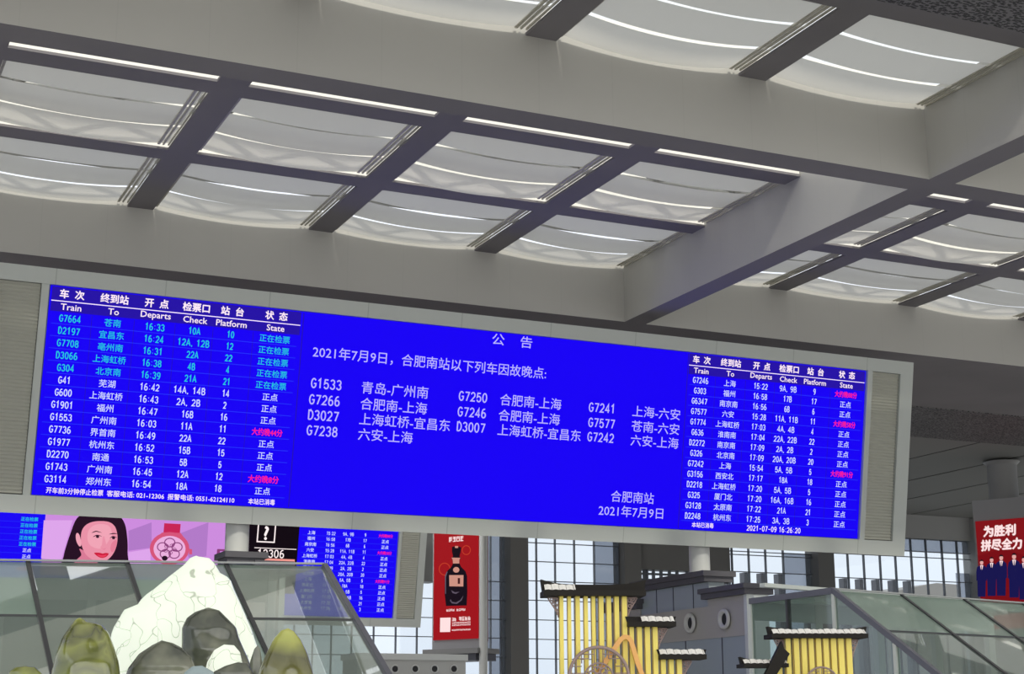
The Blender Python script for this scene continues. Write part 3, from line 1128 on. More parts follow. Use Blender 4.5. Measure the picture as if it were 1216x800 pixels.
def q1_(x, y):      # from the 8x detail of the poster
    return f1(505+x/8.0, 625+y/8.0)


bt = MB()
prof = [(262, 195), (300, 185), (350, 198), (345, 240), (333, 285), (345, 300), (333, 320), (335, 355), (350, 385), (390, 425), (405, 470), (408, 620), (402, 750), (205, 755), (192, 640), (195, 470), (215, 425), (255, 385), (270, 355), (268, 320), (255, 300), (272, 285), (262, 240)]
bt.flat([q1_(*p) for p in prof], -0.034, R_BOT)
bt.flat([q1_(*p) for p in [(290, 186), (322, 186), (320, 205), (292, 205)]], -0.037, R_COP)
bt.flat([q1_(*p) for p in [(258, 296), (342, 298), (332, 318), (332, 352), (272, 352), (270, 318)]], -0.037, R_COP)
bt.flat([q1_(*p) for p in [(236, 462), (372, 462), (370, 570), (238, 568)]], -0.037, R_COP)
bt.flat([q1_(*p) for p in ell(303, 412, 30, 27, 18)], -0.037, R_COP)
bt.flat([q1_(*p) for p in [(196, 470), (214, 428), (222, 430), (206, 480), (206, 640), (198, 640)]], -0.037, R_BOTH)
sw_ = [(250, 690), (262, 715), (300, 722), (340, 700), (372, 655), (355, 700), (310, 735), (262, 730), (244, 705)]
bt.flat([q1_(*p) for p in sw_], -0.037, R_BOTH)
bt.flat([q1_(*p) for p in [(255, 605), (290, 625), (335, 620), (300, 640), (268, 632)]], -0.037, R_BOTH)
bt.flat([q1_(*p) for p in [(318, 490), (340, 490), (340, 545), (318, 545)]], -0.039, R_BRN)
bt.build('bottle_picture', lb)
rg = MB()
for cx, cy, r in ((192, 405, 55), (398, 225, 42)):
    o_, i_ = ell(cx, cy, r, r*1.1, 24), ell(cx, cy, r-7, (r-7)*1.1, 24)
    for i in range(24):
        j = (i+1) % 24
        rg.flat([q1_(*o_[i]), q1_(*o_[j]), q1_(*i_[j]), q1_(*i_[i])], -0.033, R_RING)
rg.build('ring_motif', lb)
tx = MB()
a, b = q1_(232, 122), q1_(374, 118)


def tiny_line(mb, u0, u1, v, h, n):
    """A line of print too small to read in the photo: n little marks built of strokes."""
    rr = random.Random(n*31+int(h*1000))
    p = (u1-u0)/n
    for k in range(n):
        x0, x1 = u0+p*(k+0.08), u0+p*(k+0.90)
        t = h*0.16
        for z in rr.sample((-0.42, -0.14, 0.14, 0.42), 3):
            mb.flat([(x0, v+z*h-t/2), (x1, v+z*h-t/2), (x1, v+z*h+t/2), (x0, v+z*h+t/2)], -0.036, R_WHITE)
        for q in rr.sample((0.1, 0.5, 0.9), 2):
            x = x0+(x1-x0)*q
            mb.flat([(x-t/2, v-h*0.5), (x+t/2, v-h*0.5), (x+t/2, v+h*0.5), (x-t/2, v+h*0.5)], -0.0365, R_WHITE)


tiny_line(tx, a[0], b[0], (a[1]+b[1])/2, 0.12, 4)


def q2_(x, y):      # from the 13.3x detail of its lower end
    return f1(510+x/13.33, 710+y/13.33)


for n, xa, xb, y, h in ((4, 280, 412, 195, .055), (4, 440, 585, 188, .055), (2, 370, 440, 340, .08), (4, 478, 668, 328, .09),
                        (12, 370, 665, 395, .035), (12, 370, 665, 430, .035), (14, 365, 665, 508, .035)):
    a, b = q2_(xa, y), q2_(xb, y)
    tiny_line(tx, a[0], b[0], a[1], h, n)
tx.build('lettering', lb)
qr = MB()
qr.flat([q2_(*p) for p in [(183, 312), (350, 308), (342, 535), (180, 538)]], -0.034, R_WHITE)
qr.build('white_patch', lb)
# second face of the prism, seen edge-on
n_ = MB()
d2 = Vector((math.cos(math.radians(120)), math.sin(math.radians(120)), 0))
nn = Vector((math.sin(math.radians(120)), -math.cos(math.radians(120)), 0))
A0 = Vector((-0.07+sw, 0.02, 0))
for (s0, s1, z0, z1, m, k) in ((0.10, sw-0.1, 0.0, top-0.1, R_BRN, 0.012), (0.3, sw*.6, 0.5, 1.6, R_ORG, 0.016), (0.6, sw*.8, 2.0, 2.5, R_WHITE, 0.016), (0.3, sw*.7, 1.7, 2.3, R_RED2, 0.014)):
    p0_, p1_ = A0+d2*s0+nn*k, A0+d2*s1+nn*k
    n_.add([(p0_.x, p0_.y, z0), (p1_.x, p1_.y, z0), (p1_.x, p1_.y, z1), (p0_.x, p0_.y, z1)], [(0, 1, 2, 3)], m)
n_.build('side_poster', lb)
tr = MB()
tr.box(-0.22, sw-0.05, -0.16, 0.7, -0.34, -0.22, M_HOUSING)
tr.box(-0.12, sw-0.15, -0.10, 0.7, -0.50, -0.34, M_DARK)
tr.build('base_tray', lb)
MB().cyl(sw-0.02, 0.02, -f1.o.z, top, 0.10, M_STEEL).build('post', lb)

# --- the team poster around the round column
f2 = Face(1158.5, 619, 36.3, 60.0)
lb2 = thing('light_box', 'red light box with white brush slogan and people in navy suits, at the right edge', 'advertising light box', f2.m)
z_top = f2(1160, 594)[1]
tri_box(f2, 2.95, -f2.o.z+0.4, z_top, 0, None, None, lb2)
MB().box(0.6, 2.2, 0.35, 1.6, -f2.o.z, -f2.o.z+0.4, M_DARK).build('foot', lb2)
pn = MB()
pn.box(0.0, 2.74, -0.03, 0.0, f2(1170, 730)[1]-0.4, 0.0, glow('print_deep_red', (128, 20, 26)))
pn.build('poster', lb2)


def q3_(x, y):
    return f2(1146+x/6.67, 600+y/6.67)


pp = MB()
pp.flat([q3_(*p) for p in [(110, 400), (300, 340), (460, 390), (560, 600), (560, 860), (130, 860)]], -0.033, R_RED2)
pp.build('poster_shading', lb2)  # darker red area: poster shading put into the print colour
tx = MB()
for s, xa, xb, y, h in (('为胜利', 152, 402, 205, 0.33), ('拼尽全力', 132, 452, 314, 0.33)):
    a, b = q3_(xa, y), q3_(xb, y-12)
    write(tx, s, (a[0]+b[0])/2, (a[1]+b[1])/2, h, R_WHITE, d=-0.037, width=b[0]-a[0], bold=0.05, shear=0.08)
tx.build('lettering', lb2)
for cx, hy, sc in ((135, 452, .9), (214, 432, .95), (290, 415, 1.0), (392, 405, 1.08), (470, 430, 1.05), (548, 440, 1.0)):
    p = MB()
    p.flat([q3_(cx+x*sc, hy+y*sc) for x, y in [(-14, 22), (-40, 42), (-48, 80), (-46, 160), (-38, 160), (-34, 300), (34, 300), (38, 160), (46, 160), (46, 80), (40, 42), (14, 22)]], -0.036, R_NAVY)
    p.flat([q3_(cx+x*sc, hy+y*sc) for x, y in [(-14, 24), (14, 24), (6, 62), (0, 72), (-6, 62)]], -0.038, R_WHITE)
    p.flat([q3_(cx+x*sc, hy+y*sc) for x, y in [(-3, 30), (3, 30), (4, 66), (0, 72), (-4, 66)]], -0.039, R_NAVY)
    p.flat([q3_(cx+x, hy+y) for x, y in ell(0, 0, 15*sc, 21*sc, 16)], -0.038, R_SKINP)
    p.flat([q3_(cx+x*sc, hy+y*sc) for x, y in [(-17, -2), (-14, -20), (0, -27), (14, -20), (17, -2), (10, -12), (-10, -12)]], -0.039, R_BOT)
    p.build('printed_figure', lb2)

# round hall column with capital above the team poster
cc = MB()
ctr = at_y(1190, 560, 36.75)
M_COL = mat('column_paint', (0.26, 0.26, 0.26), rough=0.55)
cc.cyl(ctr.x, ctr.y, f2.o.z+z_top+0.03, ZB-0.65, 0.42, M_COL)
cc.cyl(ctr.x, ctr.y, ZB-0.65, ZB-0.63, 0.43, M_COL)
cc.cyl(ctr.x, ctr.y, ZB-0.63, ZB-0.12, 0.43, M_COL)
cc.cyl(ctr.x, ctr.y, ZB-0.12, ZB-0.02, 0.43, M_COL, r1=0.53)
struct('column', cc)

# ================================================================== GLASS ENCLOSURES
M_EDGE = mat('enclosure_rail', (0.12, 0.12, 0.15), rough=0.35, metal=0.2)
M_RIDGE = mat('ridge_trim', (0.60, 0.63, 0.60), rough=0.4)
M_BAR = mat('enclosure_bar', (0.03, 0.03, 0.035), rough=0.4)


def bar3(mb, a, b, w, h, m):
    """A square-edged bar from a to b, w wide, h deep."""
    a, b = Vector(a), Vector(b)
    d = (b-a).normalized()
    u = d.cross(Vector((0, 0, 1)))
    if u.length < 1e-4:
        u = Vector((1, 0, 0))
    u.normalize()
    v = u.cross(d)
    vs = []
    for p in (a, b):
        for su, sv in ((-1, -1), (1, -1), (1, 1), (-1, 1)):
            vs.append(p + u*(w/2*su) + v*(h/2*sv))
    mb.add(vs, [(0, 1, 2, 3), (4, 5, 6, 7), (0, 1, 5, 4), (1, 2, 6, 5), (2, 3, 7, 6), (3, 0, 4, 7)], m)
    return mb


def enclosure(label, ridge, down, levels, back, name='glass_enclosure'):
    """ridge: points along the ridge where the bars stand; down: slope vector per unit; levels: cross bar distances."""
    o = thing(name, label, 'glass enclosure', Matrix.Translation((ridge[0].x, ridge[0].y, 0)), 'glass stair enclosures')
    off = Vector((ridge[0].x, ridge[0].y, 0))
    R = [Vector(p)-off for p in ridge]
    d = Vector(down)
    end = levels[-1]
    for i, p in enumerate(R):
        edge = i == 0
        mb = MB()
        bar3(mb, p + d*0.0, p + d*end, 0.045 if edge else 0.036, 0.06 if edge else 0.03, M_EDGE if edge else M_BAR)
        mb.build('edge_rail' if edge else 'glazing_bar', o)
    mb = MB()
    bar3(mb, R[0]+Vector((0, 0, 0.02)), R[-1]+Vector((0, 0, 0.01)), 0.05, 0.016, mat('ridge_metal', (0.36, 0.37, 0.37), rough=0.4))
    mb.build('ridge_trim', o)
    for t in levels[1:-1]:
        mb = MB()
        bar3(mb, R[0]+d*t, R[-1]+d*t, 0.02, 0.02, M_BAR)
        mb.build('cross_bar', o)
    for i in range(len(R)-1):
        for j in range(len(levels)-1):
            mb = MB()
            a, b = R[i], R[i+1]
            mb.add([a+d*levels[j], b+d*levels[j], b+d*levels[j+1], a+d*levels[j+1]], [(0, 1, 2, 3)], M_SHED)
            mb.build('glass_pane', o)
    # lower upright wall below the slope
    mb = MB()
    a, b = R[0]+d*end, R[-1]+d*end
    for (p, q) in ((a, b),):
        mb.add([p, q, (q.x, q.y, 0), (p.x, p.y, 0)], [(0, 1, 2, 3)], M_SHED)
    mb.build('front_glass', o)
    return o, off, R, d, end


dn = Vector((0, -1.62, -0.98))
L_R = [at_y(385, 672, 13.37)]
for x in (278, 158, 33):
    yy = {278: 13.66, 158: 13.99, 33: 14.33}[x]
    L_R.append(at_y(x, 667, yy))
st_ = (L_R[-1]-L_R[0])/3
L_R = [L_R[0]+st_*k for k in range(6)]
oL, off, R, d, end = enclosure('sloping green-tinted glass enclosure behind the rocks, at the left', L_R, dn, [0, 0.52, 1.05, 1.42], None)
# its flat top, rear frame and header seen through the panes
bk = Vector((0, 1.6, 0))
mb = MB()
mb.add([R[0], R[-1], R[-1]+bk, R[0]+bk], [(0, 1, 2, 3)], M_SHED)
mb.build('top_glass', oL)
mb = MB()
bar3(mb, R[0]+bk+Vector((0, 0, -0.10)), R[-1]+bk+Vector((0, 0, -0.10)), 0.06, 0.20, M_RIDGE)
mb.build('rear_header', oL)
for k in range(len(R)):
    mb = MB()
    q = R[k]+bk
    mb.box(q.x-0.04, q.x+0.04, q.y-0.04, q.y+0.04, 0, q.z, M_RIDGE)
    mb.build('rear_post', oL)
for k in range(1, len(R)-1):
    q, q2 = R[k]+bk, R[k+1]+bk
    mb = MB()
    bar3(mb, q+Vector((0, 0, -q.z/2-0.1)), q2+Vector((0, 0, -q.z/2-0.1)), 0.03, q.z-0.2, mat('rear_panel_paint', (0.40, 0.45, 0.42), rough=0.5))
    mb.build('rear_panel', oL)

R_R = [at_y(990, 701, 14.13)]
p_end = at_y(1216, 717, 14.88)
st_ = (p_end-R_R[0])/3.03
R_R = [R_R[0]+st_*k for k in range(5)]
dn2 = Vector((0, -1.61, -0.925))
oR, off, R, d, end = enclosure('glass enclosure with a triangular gable end and sloping roof, under the red team poster', R_R, dn2, [0, 0.50, 1.05, 1.42], None)
gb = Vector((0, 1.6, 0))
A = R[0]
mb = MB()
bar3(mb, A+gb*1.0, A, 0.05, 0.065, M_EDGE)
mb.build('gable_rail', oR)
B = A+d*end
mb = MB()
mb.add([A, A+gb, (A.x, A.y+gb.y, 0), (A.x, A.y, 0)], [(0, 1, 2, 3)], M_GABLE)
mb.add([A, (A.x, A.y, 0), (B.x, B.y, 0), B], [(0, 1, 2, 3)], M_GABLE)
mb.build('gable_glass', oR)
for yy, w in ((A.y+0.86, 0.035), (A.y, 0.05), (A.y-0.98, 0.05), (A.y+1.6, 0.05)):
    z = A.z if yy >= A.y else A.z + d.z*((A.y-yy)/-d.y)
    mb = MB()
    mb.box(A.x-0.02, A.x+0.03, yy-w/2, yy+w/2, 0, z-0.03, M_BAR if w < .04 else M_RIDGE)
    mb.build('gable_post', oR)
# flat top with pale rear trim
mb = MB()
mb.add([R[0], R[-1], R[-1]+gb, R[0]+gb], [(0, 1, 2, 3)], M_SHED)
mb.build('top_glass', oR)
q0, q1 = at_y(905, 694.5, 15.75)-off, at_y(1148, 713.5, 15.9)-off
mb = MB()
bar3(mb, q0, q1, 0.10, 0.045, M_RIDGE)
mb.box(A.x, R[-1].x, 1.52, 1.60, A.z-0.02, A.z+0.06, M_RIDGE)
mb.build('rear_trim', oR)
mb = MB()
bar3(mb, A+gb+Vector((0, 0, -0.10)), R[-1]+gb+Vector((0, 0, -0.10)), 0.06, 0.22, M_RIDGE)
mb.build('rear_header', oR)
for k in range(1, len(R)):
    q = R[k]+gb
    mb = MB()
    mb.box(q.x-0.05, q.x+0.05, q.y-0.05, q.y+0.05, 0, q.z, M_RIDGE)
    mb.build('rear_post', oR)

# ================================================================== YELLOW SLAT WALLS WITH TILED CAPS
M_YEL = mat('yellow_paint', (0.88, 0.73, 0.15), rough=0.45)
M_ORG = mat('orange_paint', (0.80, 0.42, 0.12), rough=0.45)
M_TILE = mat('dark_roof_tile', (0.022, 0.020, 0.018), rough=0.7, spec=0.15)
M_PLAS = mat('cap_underside', (0.92, 0.90, 0.86), rough=0.4)
M_CARV = mat('carved_wood', (0.30, 0.22, 0.21), rough=0.5)


def cap(o, f, x0, x1, yb, yt, rise, tile_from, tile_to, both=True, dep=0.10):
    """Tiled wall cap: dark eave board, pale tile course, upswept dark ridge."""
    a, b = f(x0, yb), f(x1, yb)
    e = f(x0, yt)[1]
    h = e-a[1]
    root = MB()
    root.box(a[0], b[0], -dep, dep+0.06, a[1], a[1]+h*0.45, M_TILE)
    eave = root.build('roof_cap', o)
    # ridge with upswept ends
    n = 22
    lowr, up = [], []
    for i in range(n+1):
        s = i/n
        u = a[0]+(b[0]-a[0])*s
        k = abs(2*s-1)
        if not both and s > 0.5:
            k = 0.0
        lift = rise*k**4
        lowr.append((u, a[1]+h*0.42))
        up.append((u + (-0.012 if s < .5 else 0.012)*k**6, a[1]+h*0.95+lift))
    rd = MB()
    rd.prism(lowr+up[::-1], -dep*0.35, dep*0.4, M_TILE)
    rd.build('ridge', eave)
    # pale rounded tile course on the viewer's slope
    ta, tb = f(tile_from, yb)[0], f(tile_to, yb)[0]
    k = 0
    u = ta
    tl = MB()
    while u < tb-0.005:
        w = min(0.05, tb-u)
        z0, z1 = a[1]+h*0.45, a[1]+h*(0.93+0.04*math.sin(k*1.7))
        pts = [(u, -dep*0.95, z0), (u+w*0.96, -dep*0.95, z0), (u+w*0.96, -dep*0.36, z1), (u, -dep*0.36, z1)]
        mid = [(u+w*.48, -dep*0.98, z0+0.004), (u+w*.48, -dep*0.42, z1+0.004)]
        tl.add([pts[0], mid[0], mid[1], pts[3]], [(0, 1, 2, 3)], M_PLAS, True)
        tl.add([mid[0], pts[1], pts[2], mid[1]], [(0, 1, 2, 3)], M_PLAS, True)
        u += w
        k += 1
    tl.build('tile_course', eave)


def bracket(o, f, x0, y0, x1, y1):
    """Openwork scroll bracket under a cap: (x0, y0) inner top, (x1, y1) outer top / lower end."""
    p = f(x0, y0)
    q = f(x1, y1)
    w, h = q[0]-p[0], p[1]-q[1]
    mb = MB()
    mb.tube([(p[0]+w*0.04, 0, p[1]-h*0.02), (p[0]+w*0.95, 0, p[1]-h*0.02)], 0.005, M_CARV)
    mb.tube([(p[0]+w*0.04, 0, p[1]), (p[0]+w*0.04, 0, q[1])], 0.005, M_CARV)
    mb.tube([(p[0]+w*0.95*(1-s)**1.6+w*0.04, 0, p[1]-h*(0.02+0.96*s**0.8)) for s in [i/8 for i in range(9)]], 0.005, M_CARV)
    for cu, cv, r in ((0.28, 0.16, .16), (0.62, 0.10, .13), (0.30, 0.42, .15), (0.22, 0.64, .10), (0.12, 0.82, .07), (0.5, 0.26, .09)):
        pts = []
        for k in range(13):
            t = 2*math.pi*k/12*1.2
            rr = abs(w)*r*(1.25-0.6*k/12)
            pts.append((p[0]+w*cu+rr*math.cos(t), 0, p[1]-h*cv+rr*math.sin(t)))
        mb.tube(pts, 0.0045, M_CARV, seg=5)
    mb.build('carved_bracket', o)


def slats(o, f, pairs, ytop, foot):
    for a, b in pairs:
        p, q = f(a, ytop), f(b, ytop)
        MB().box(p[0], q[0], -0.025, 0.045, foot, p[1], M_YEL).build('slat', o)


def round_lattice(o, f, cx, cy, rpx):
    c = f(cx, cy)
    r = f(cx+rpx, cy)[0]-c[0]
    d = -0.10

    def P(a, k):
        return (c[0]+r*k*math.cos(a), d, c[1]+r*k*math.sin(a))
    rim = MB()
    rim.tube([P(2*math.pi*k/40, 0.96) for k in range(40)], r*0.055, M_CARV, seg=8, closed=True)
    w = rim.build('round_window', o)
    inner = MB()
    inner.tube([P(2*math.pi*k/30, 0.46) for k in range(30)], r*0.03, M_CARV, closed=True)
    # rosette carving
    for k in range(7):
        a = 2*math.pi*k/7
        inner.tube([(c[0]+r*(0.25*math.cos(a)+0.11*math.cos(t)), d, c[1]+r*(0.25*math.sin(a)+0.11*math.sin(t))) for t in [2*math.pi*i/10 for i in range(10)]], r*0.03, M_CARV, closed=True)
    for k in range(9):
        a = 2*math.pi*k/9+.3
        inner.tube([P(a, 0.05), P(a+0.5, 0.22), P(a+0.3, 0.44)], r*0.022, M_CARV)
    inner.build('rosette', w)
    la = MB()
    t = r*0.018
    for sx in (-1, 1):
        for sy in (-1, 1):
            def L(a, b):
                la.tube([(c[0]+sx*r*a[0], d, c[1]+sy*r*a[1]), (c[0]+sx*r*b[0], d, c[1]+sy*r*b[1])], t, M_CARV, seg=5)
            L((0.14, 0.46), (0.14, 0.92))
            L((0.14, 0.74), (0.55, 0.74))
            L((0.32, 0.60), (0.75, 0.60))
            L((0.55, 0.45), (0.55, 0.76))
            L((0.32, 0.60), (0.32, 0.88))
            L((0.46, 0.14), (0.93, 0.14))
            L((0.72, 0.14), (0.72, 0.60))
            L((0.55, 0.36), (0.86, 0.36))
    la.tube([P(-math.pi/2, 0.46), P(-math.pi/2, 0.92)], t, M_CARV, seg=5)
    la.tube([P(math.pi/2, 0.46), P(math.pi/2, 0.92)], t, M_CARV, seg=5)
    la.tube([P(0, 0.46), P(0, 0.92)], t, M_CARV, seg=5)
    la.tube([P(math.pi, 0.46), P(math.pi, 0.92)], t, M_CARV, seg=5)
    la.build('lattice', w)


def hill_outline(o, f, pts, w):
    """Bent flat band in front of the slats."""
    c = [f(*p) for p in pts]
    outer, inner = [], []
    for i, p in enumerate(c):
        a, b = c[max(i-1, 0)], c[min(i+1, len(c)-1)]
        dx, dz = b[0]-a[0], b[1]-a[1]
        l = math.hypot(dx, dz)
        outer.append((p[0]-dz/l*w/2, p[1]+dx/l*w/2))
        inner.append((p[0]+dz/l*w/2, p[1]-dx/l*w/2))
    mb = MB()
    for i in range(len(c)-1):
        mb.prism([outer[i], outer[i+1], inner[i+1], inner[i]], -0.07, -0.045, M_ORG)
    mb.build('hill_outline', o)


fy = Face(664, 708, 10.0, 20.0)
dw = thing('slat_screen', 'larger yellow slat screen stepping down under three dark tiled caps, with round lattice window', 'decorative screen', fy.m)
foot = -fy.o.z
slats(dw, fy, [(664, 668.5), (673.6, 677.6), (683, 688), (693, 697.4), (702, 706.2), (710.6, 716), (719.8, 725), (729, 734.2), (738, 743.6)], 708, foot)
slats(dw, fy, [(747, 752), (756, 761.5), (765.2, 771), (774.4, 780)], 744, foot)
slats(dw, fy, [(784.3, 789.8), (793.8, 799.3), (803.2, 808.8)], 782.5, foot)
MB().box(fy(664, 795)[0], fy(809, 795)[0], 0.05, 0.09, foot, foot+0.25, M_TILE).build('base_board', dw)
cap(dw, fy, 644, 764.5, 708, 693.5, 0.035, 645.5, 682)
cap(dw, fy, 743.8, 800, 744.5, 731.5, 0.0, 760, 798.5)
cap(dw, fy, 781, 836, 783, 770.5, 0.0, 781.5, 834.5)
bracket(dw, fy, 744, 709, 757, 734)
bracket(dw, fy, 663.5, 709, 650.5, 733)
bracket(dw, fy, 780.5, 745.5, 793, 771)
bracket(dw, fy, 809.5, 784, 822, 808)
round_lattice(dw, fy, 709, 805, 36.5)
hill_outline(dw, fy, [(700, 812), (727, 772), (735, 760), (739.5, 756.5), (744, 757), (748, 762), (755, 786), (765, 812)], 0.032)

fz2 = Face(934, 757, 10.3, 20.0)
dw2 = thing('slat_screen', 'smaller yellow slat screen with white-tiled cap in front of the gable glass', 'decorative screen', fz2.m)
foot = -fz2.o.z
slats(dw2, fz2, [(931.8, 937.6), (941.4, 947.4), (950.5, 956.4), (959.2, 964.8), (967.8, 973.6), (976.5, 982.6), (985.5, 991.6), (994.2, 1000.6), (1003.8, 1009.8)], 757.5, foot)
slats(dw2, fz2, [(921.5, 928)], 792, foot)
MB().box(fz2(921, 795)[0], fz2(1009, 795)[0], 0.05, 0.09, foot, foot+0.25, M_TILE).build('base_board', dw2)
cap(dw2, fz2, 913, 1026.5, 758, 746.5, 0.02, 915, 1025)
cap(dw2, fz2, 880, 933, 792.5, 782.5, 0.02, 881, 932)
bracket(dw2, fz2, 1010.5, 759, 1020, 783)
bracket(dw2, fz2, 930.5, 759, 920, 783)
round_lattice(dw2, fz2, 972, 813, 20.5)
# fallen dark tile ridge leaning against the smaller wall
pts = [fz2(*p) for p in [(923, 762), (926, 771), (932.5, 777), (904, 822), (893, 822)]]
tp = MB()
tp.prism(pts, -0.14, -0.08, M_TILE)
tp.build('leaning_ridge', dw2)

# ================================================================== ROCKS
def rock(name, label, outline, Y, mat_, depth, foot_z, group=None, seed=1, noise=0.03, nz=26, na=28):
    """Rock from a left/right silhouette given as photo points (bottom left, over the top, to bottom right); elliptical in plan."""
    f = Face(outline[0][0], outline[0][1], Y, 20.0)
    P = [f(*p) for p in outline]
    top = max(range(len(P)), key=lambda i: P[i][1])
    Lf, Rt = P[:top+1], P[top:][::-1]

    def xat(side, z):
        for a, b in zip(side, side[1:]):
            if a[1] <= z <= b[1] and b[1] > a[1]:
                t = (z-a[1])/(b[1]-a[1])
                return a[0]+(b[0]-a[0])*t
        return side[0][0] if z <= side[0][1] else side[-1][0]
    for side in (Lf, Rt):       # keep the sides rising
        for i in range(1, len(side)):
            if side[i][1] <= side[i-1][1]:
                side[i] = (side[i][0], side[i-1][1]+1e-4)
    z0, z1 = min(P[0][1], P[-1][1]), P[top][1]
    rnd = random.Random(seed)
    ph = [rnd.uniform(0, 6.28) for _ in range(8)]
    rings = []
    zs_ = [z0+(z1-z0)*(1-(1-i/nz)**1.5) for i in range(nz)]
    if foot_z is not None:
        lo_ = foot_z-f.o.z
        zs_ = [lo_, lo_+(z0-lo_)*0.5] + zs_
    for z in zs_:
        zz = max(z, z0)
        xl, xr = xat(Lf, zz), xat(Rt, zz)
        c, w = (xl+xr)/2, max((xr-xl)/2, 0.004)
        ring = []
        for k in range(na):
            a = 2*math.pi*k/na
            bump = 1 + noise*(math.sin(3*a+ph[0]+z*9)+0.7*math.sin(5*a+ph[1]-z*14)+0.5*math.sin(2*a+ph[2]+z*23))*abs(math.sin(a))
            ring.append((c+w*math.cos(a), depth*min(1.0, w/0.25)*math.sin(a)*bump*(0.9 if w > .2 else 1), z))
        rings.append(ring)
    vs = [p for r_ in rings for p in r_]
    n = len(rings)
    mb = MB()
    mb.add(vs, [(i*na+k, i*na+(k+1) % na, (i+1)*na+(k+1) % na, (i+1)*na+k) for i in range(n-1) for k in range(na)], mat_, True)
    mb.add(rings[0], [tuple(range(na))], mat_)
    mb.add(rings[-1]+[P[top] and (P[top][0], 0, P[top][1])], [(k, (k+1) % na, na) for k in range(na)], mat_, True)
    o = mb.build(name)
    o.matrix_world = f.m
    tag(o, label, 'rock', group)
    return o


# milky rock lit from inside, with dark vein lines
M_WROCK = mat('milky_resin', (0.5, 0.53, 0.48), rough=0.25, emit=(0.86, 0.93, 0.80), es=0.85)
L_ = M_WROCK.node_tree.links
bs = M_WROCK.node_tree.nodes['Principled BSDF']
tco = N(M_WROCK, 'ShaderNodeTexCoord')
nz_ = N(M_WROCK, 'ShaderNodeTexNoise')
nz_.inputs['Scale'].default_value = 5.0
nz_.inputs['Detail'].default_value = 1.0
mxv = N(M_WROCK, 'ShaderNodeMix', data_type='VECTOR')
mxv.inputs['Factor'].default_value = 0.40
vor = N(M_WROCK, 'ShaderNodeTexVoronoi', feature='DISTANCE_TO_EDGE')
vor.inputs['Scale'].default_value = 5.5
rv = N(M_WROCK, 'ShaderNodeValToRGB')
rv.color_ramp.elements[0].position = 0.004
rv.color_ramp.elements[0].color = (0.30, 0.33, 0.26, 1)
rv.color_ramp.elements[1].position = 0.016
rv.color_ramp.elements[1].color = (0.56, 0.60, 0.51, 1)
L_.new(tco.outputs['Object'], nz_.inputs['Vector'])
L_.new(tco.outputs['Object'], mxv.inputs['A'])
L_.new(nz_.outputs['Color'], mxv.inputs['B'])
L_.new(mxv.outputs['Result'], vor.inputs['Vector'])
L_.new(vor.outputs['Distance'], rv.inputs[0])
L_.new(rv.outputs[0], bs.inputs['Base Color'])
L_.new(rv.outputs[0], bs.inputs['Emission Color'])



def resin(name, stops, scale, z0, z1, wob=0.35):
    """Glossy cast resin whose body colour changes with height and wanders with noise."""
    m = mat(name, (0.3, 0.3, 0.1), rough=0.10, spec=0.8, **{'Transmission Weight': 0.30, 'Coat Weight': 0.6, 'Coat Roughness': 0.05})
    L = m.node_tree.links
    t = N(m, 'ShaderNodeTexCoord')
    sx = N(m, 'ShaderNodeSeparateXYZ')
    n = N(m, 'ShaderNodeTexNoise')
    n.inputs['Scale'].default_value = scale
    n.inputs['Detail'].default_value = 2.0
    n.inputs['Distortion'].default_value = 0.8
    mr = N(m, 'ShaderNodeMapRange')
    mr.inputs['From Min'].default_value = z0
    mr.inputs['From Max'].default_value = z1
    ma = N(m, 'ShaderNodeMath', operation='MULTIPLY_ADD')
    ma.inputs[1].default_value = wob*2
    sb = N(m, 'ShaderNodeMath', operation='SUBTRACT')
    sb.inputs[1].default_value = wob
    r = N(m, 'ShaderNodeValToRGB')
    cr = r.color_ramp
    cr.elements[0].position, cr.elements[0].color = stops[0][0], (*stops[0][1], 1)
    cr.elements[1].position, cr.elements[1].color = stops[-1][0], (*stops[-1][1], 1)
    for p, c in stops[1:-1]:
        e = cr.elements.new(p)
        e.color = (*c, 1)
    L.new(t.outputs['Object'], sx.inputs[0])
    L.new(t.outputs['Object'], n.inputs['Vector'])
    L.new(sx.outputs['Z'], mr.inputs['Value'])
    L.new(n.outputs['Fac'], ma.inputs[0])
    L.new(mr.outputs[0], ma.inputs[2])
    L.new(ma.outputs[0], sb.inputs[0])
    L.new(sb.outputs[0], r.inputs[0])
    L.new(r.outputs[0], m.node_tree.nodes['Principled BSDF'].inputs['Base Color'])
    return m


M_GROCK = resin('olive_resin', [(0.0, (0.30, 0.34, 0.06)), (0.35, (0.14, 0.16, 0.035)), (0.55, (0.30, 0.33, 0.07)), (0.72, (0.09, 0.10, 0.025)), (0.95, (0.50, 0.54, 0.14))], 5.0, 0.0, 0.42, 0.5)
M_GROCK2 = resin('lime_resin', [(0.0, (0.34, 0.34, 0.08)), (0.28, (0.17, 0.17, 0.045)), (0.50, (0.12, 0.12, 0.035)), (0.72, (0.50, 0.53, 0.11)), (1.0, (0.70, 0.72, 0.20))], 4.0, 0.0, 0.36, 0.18)
M_SROCK = mat('smoky_resin', (0.12, 0.13, 0.10), rough=0.10, spec=0.7, **{'Transmission Weight': 0.35})
noise_mix(M_SROCK, (0.09, 0.10, 0.08), (0.36, 0.37, 0.27), scale=4.0, detail=3.0, lo=0.45, hi=0.75)
M_BROCK = mat('blue_grey_resin', (0.30, 0.38, 0.40), rough=0.15)

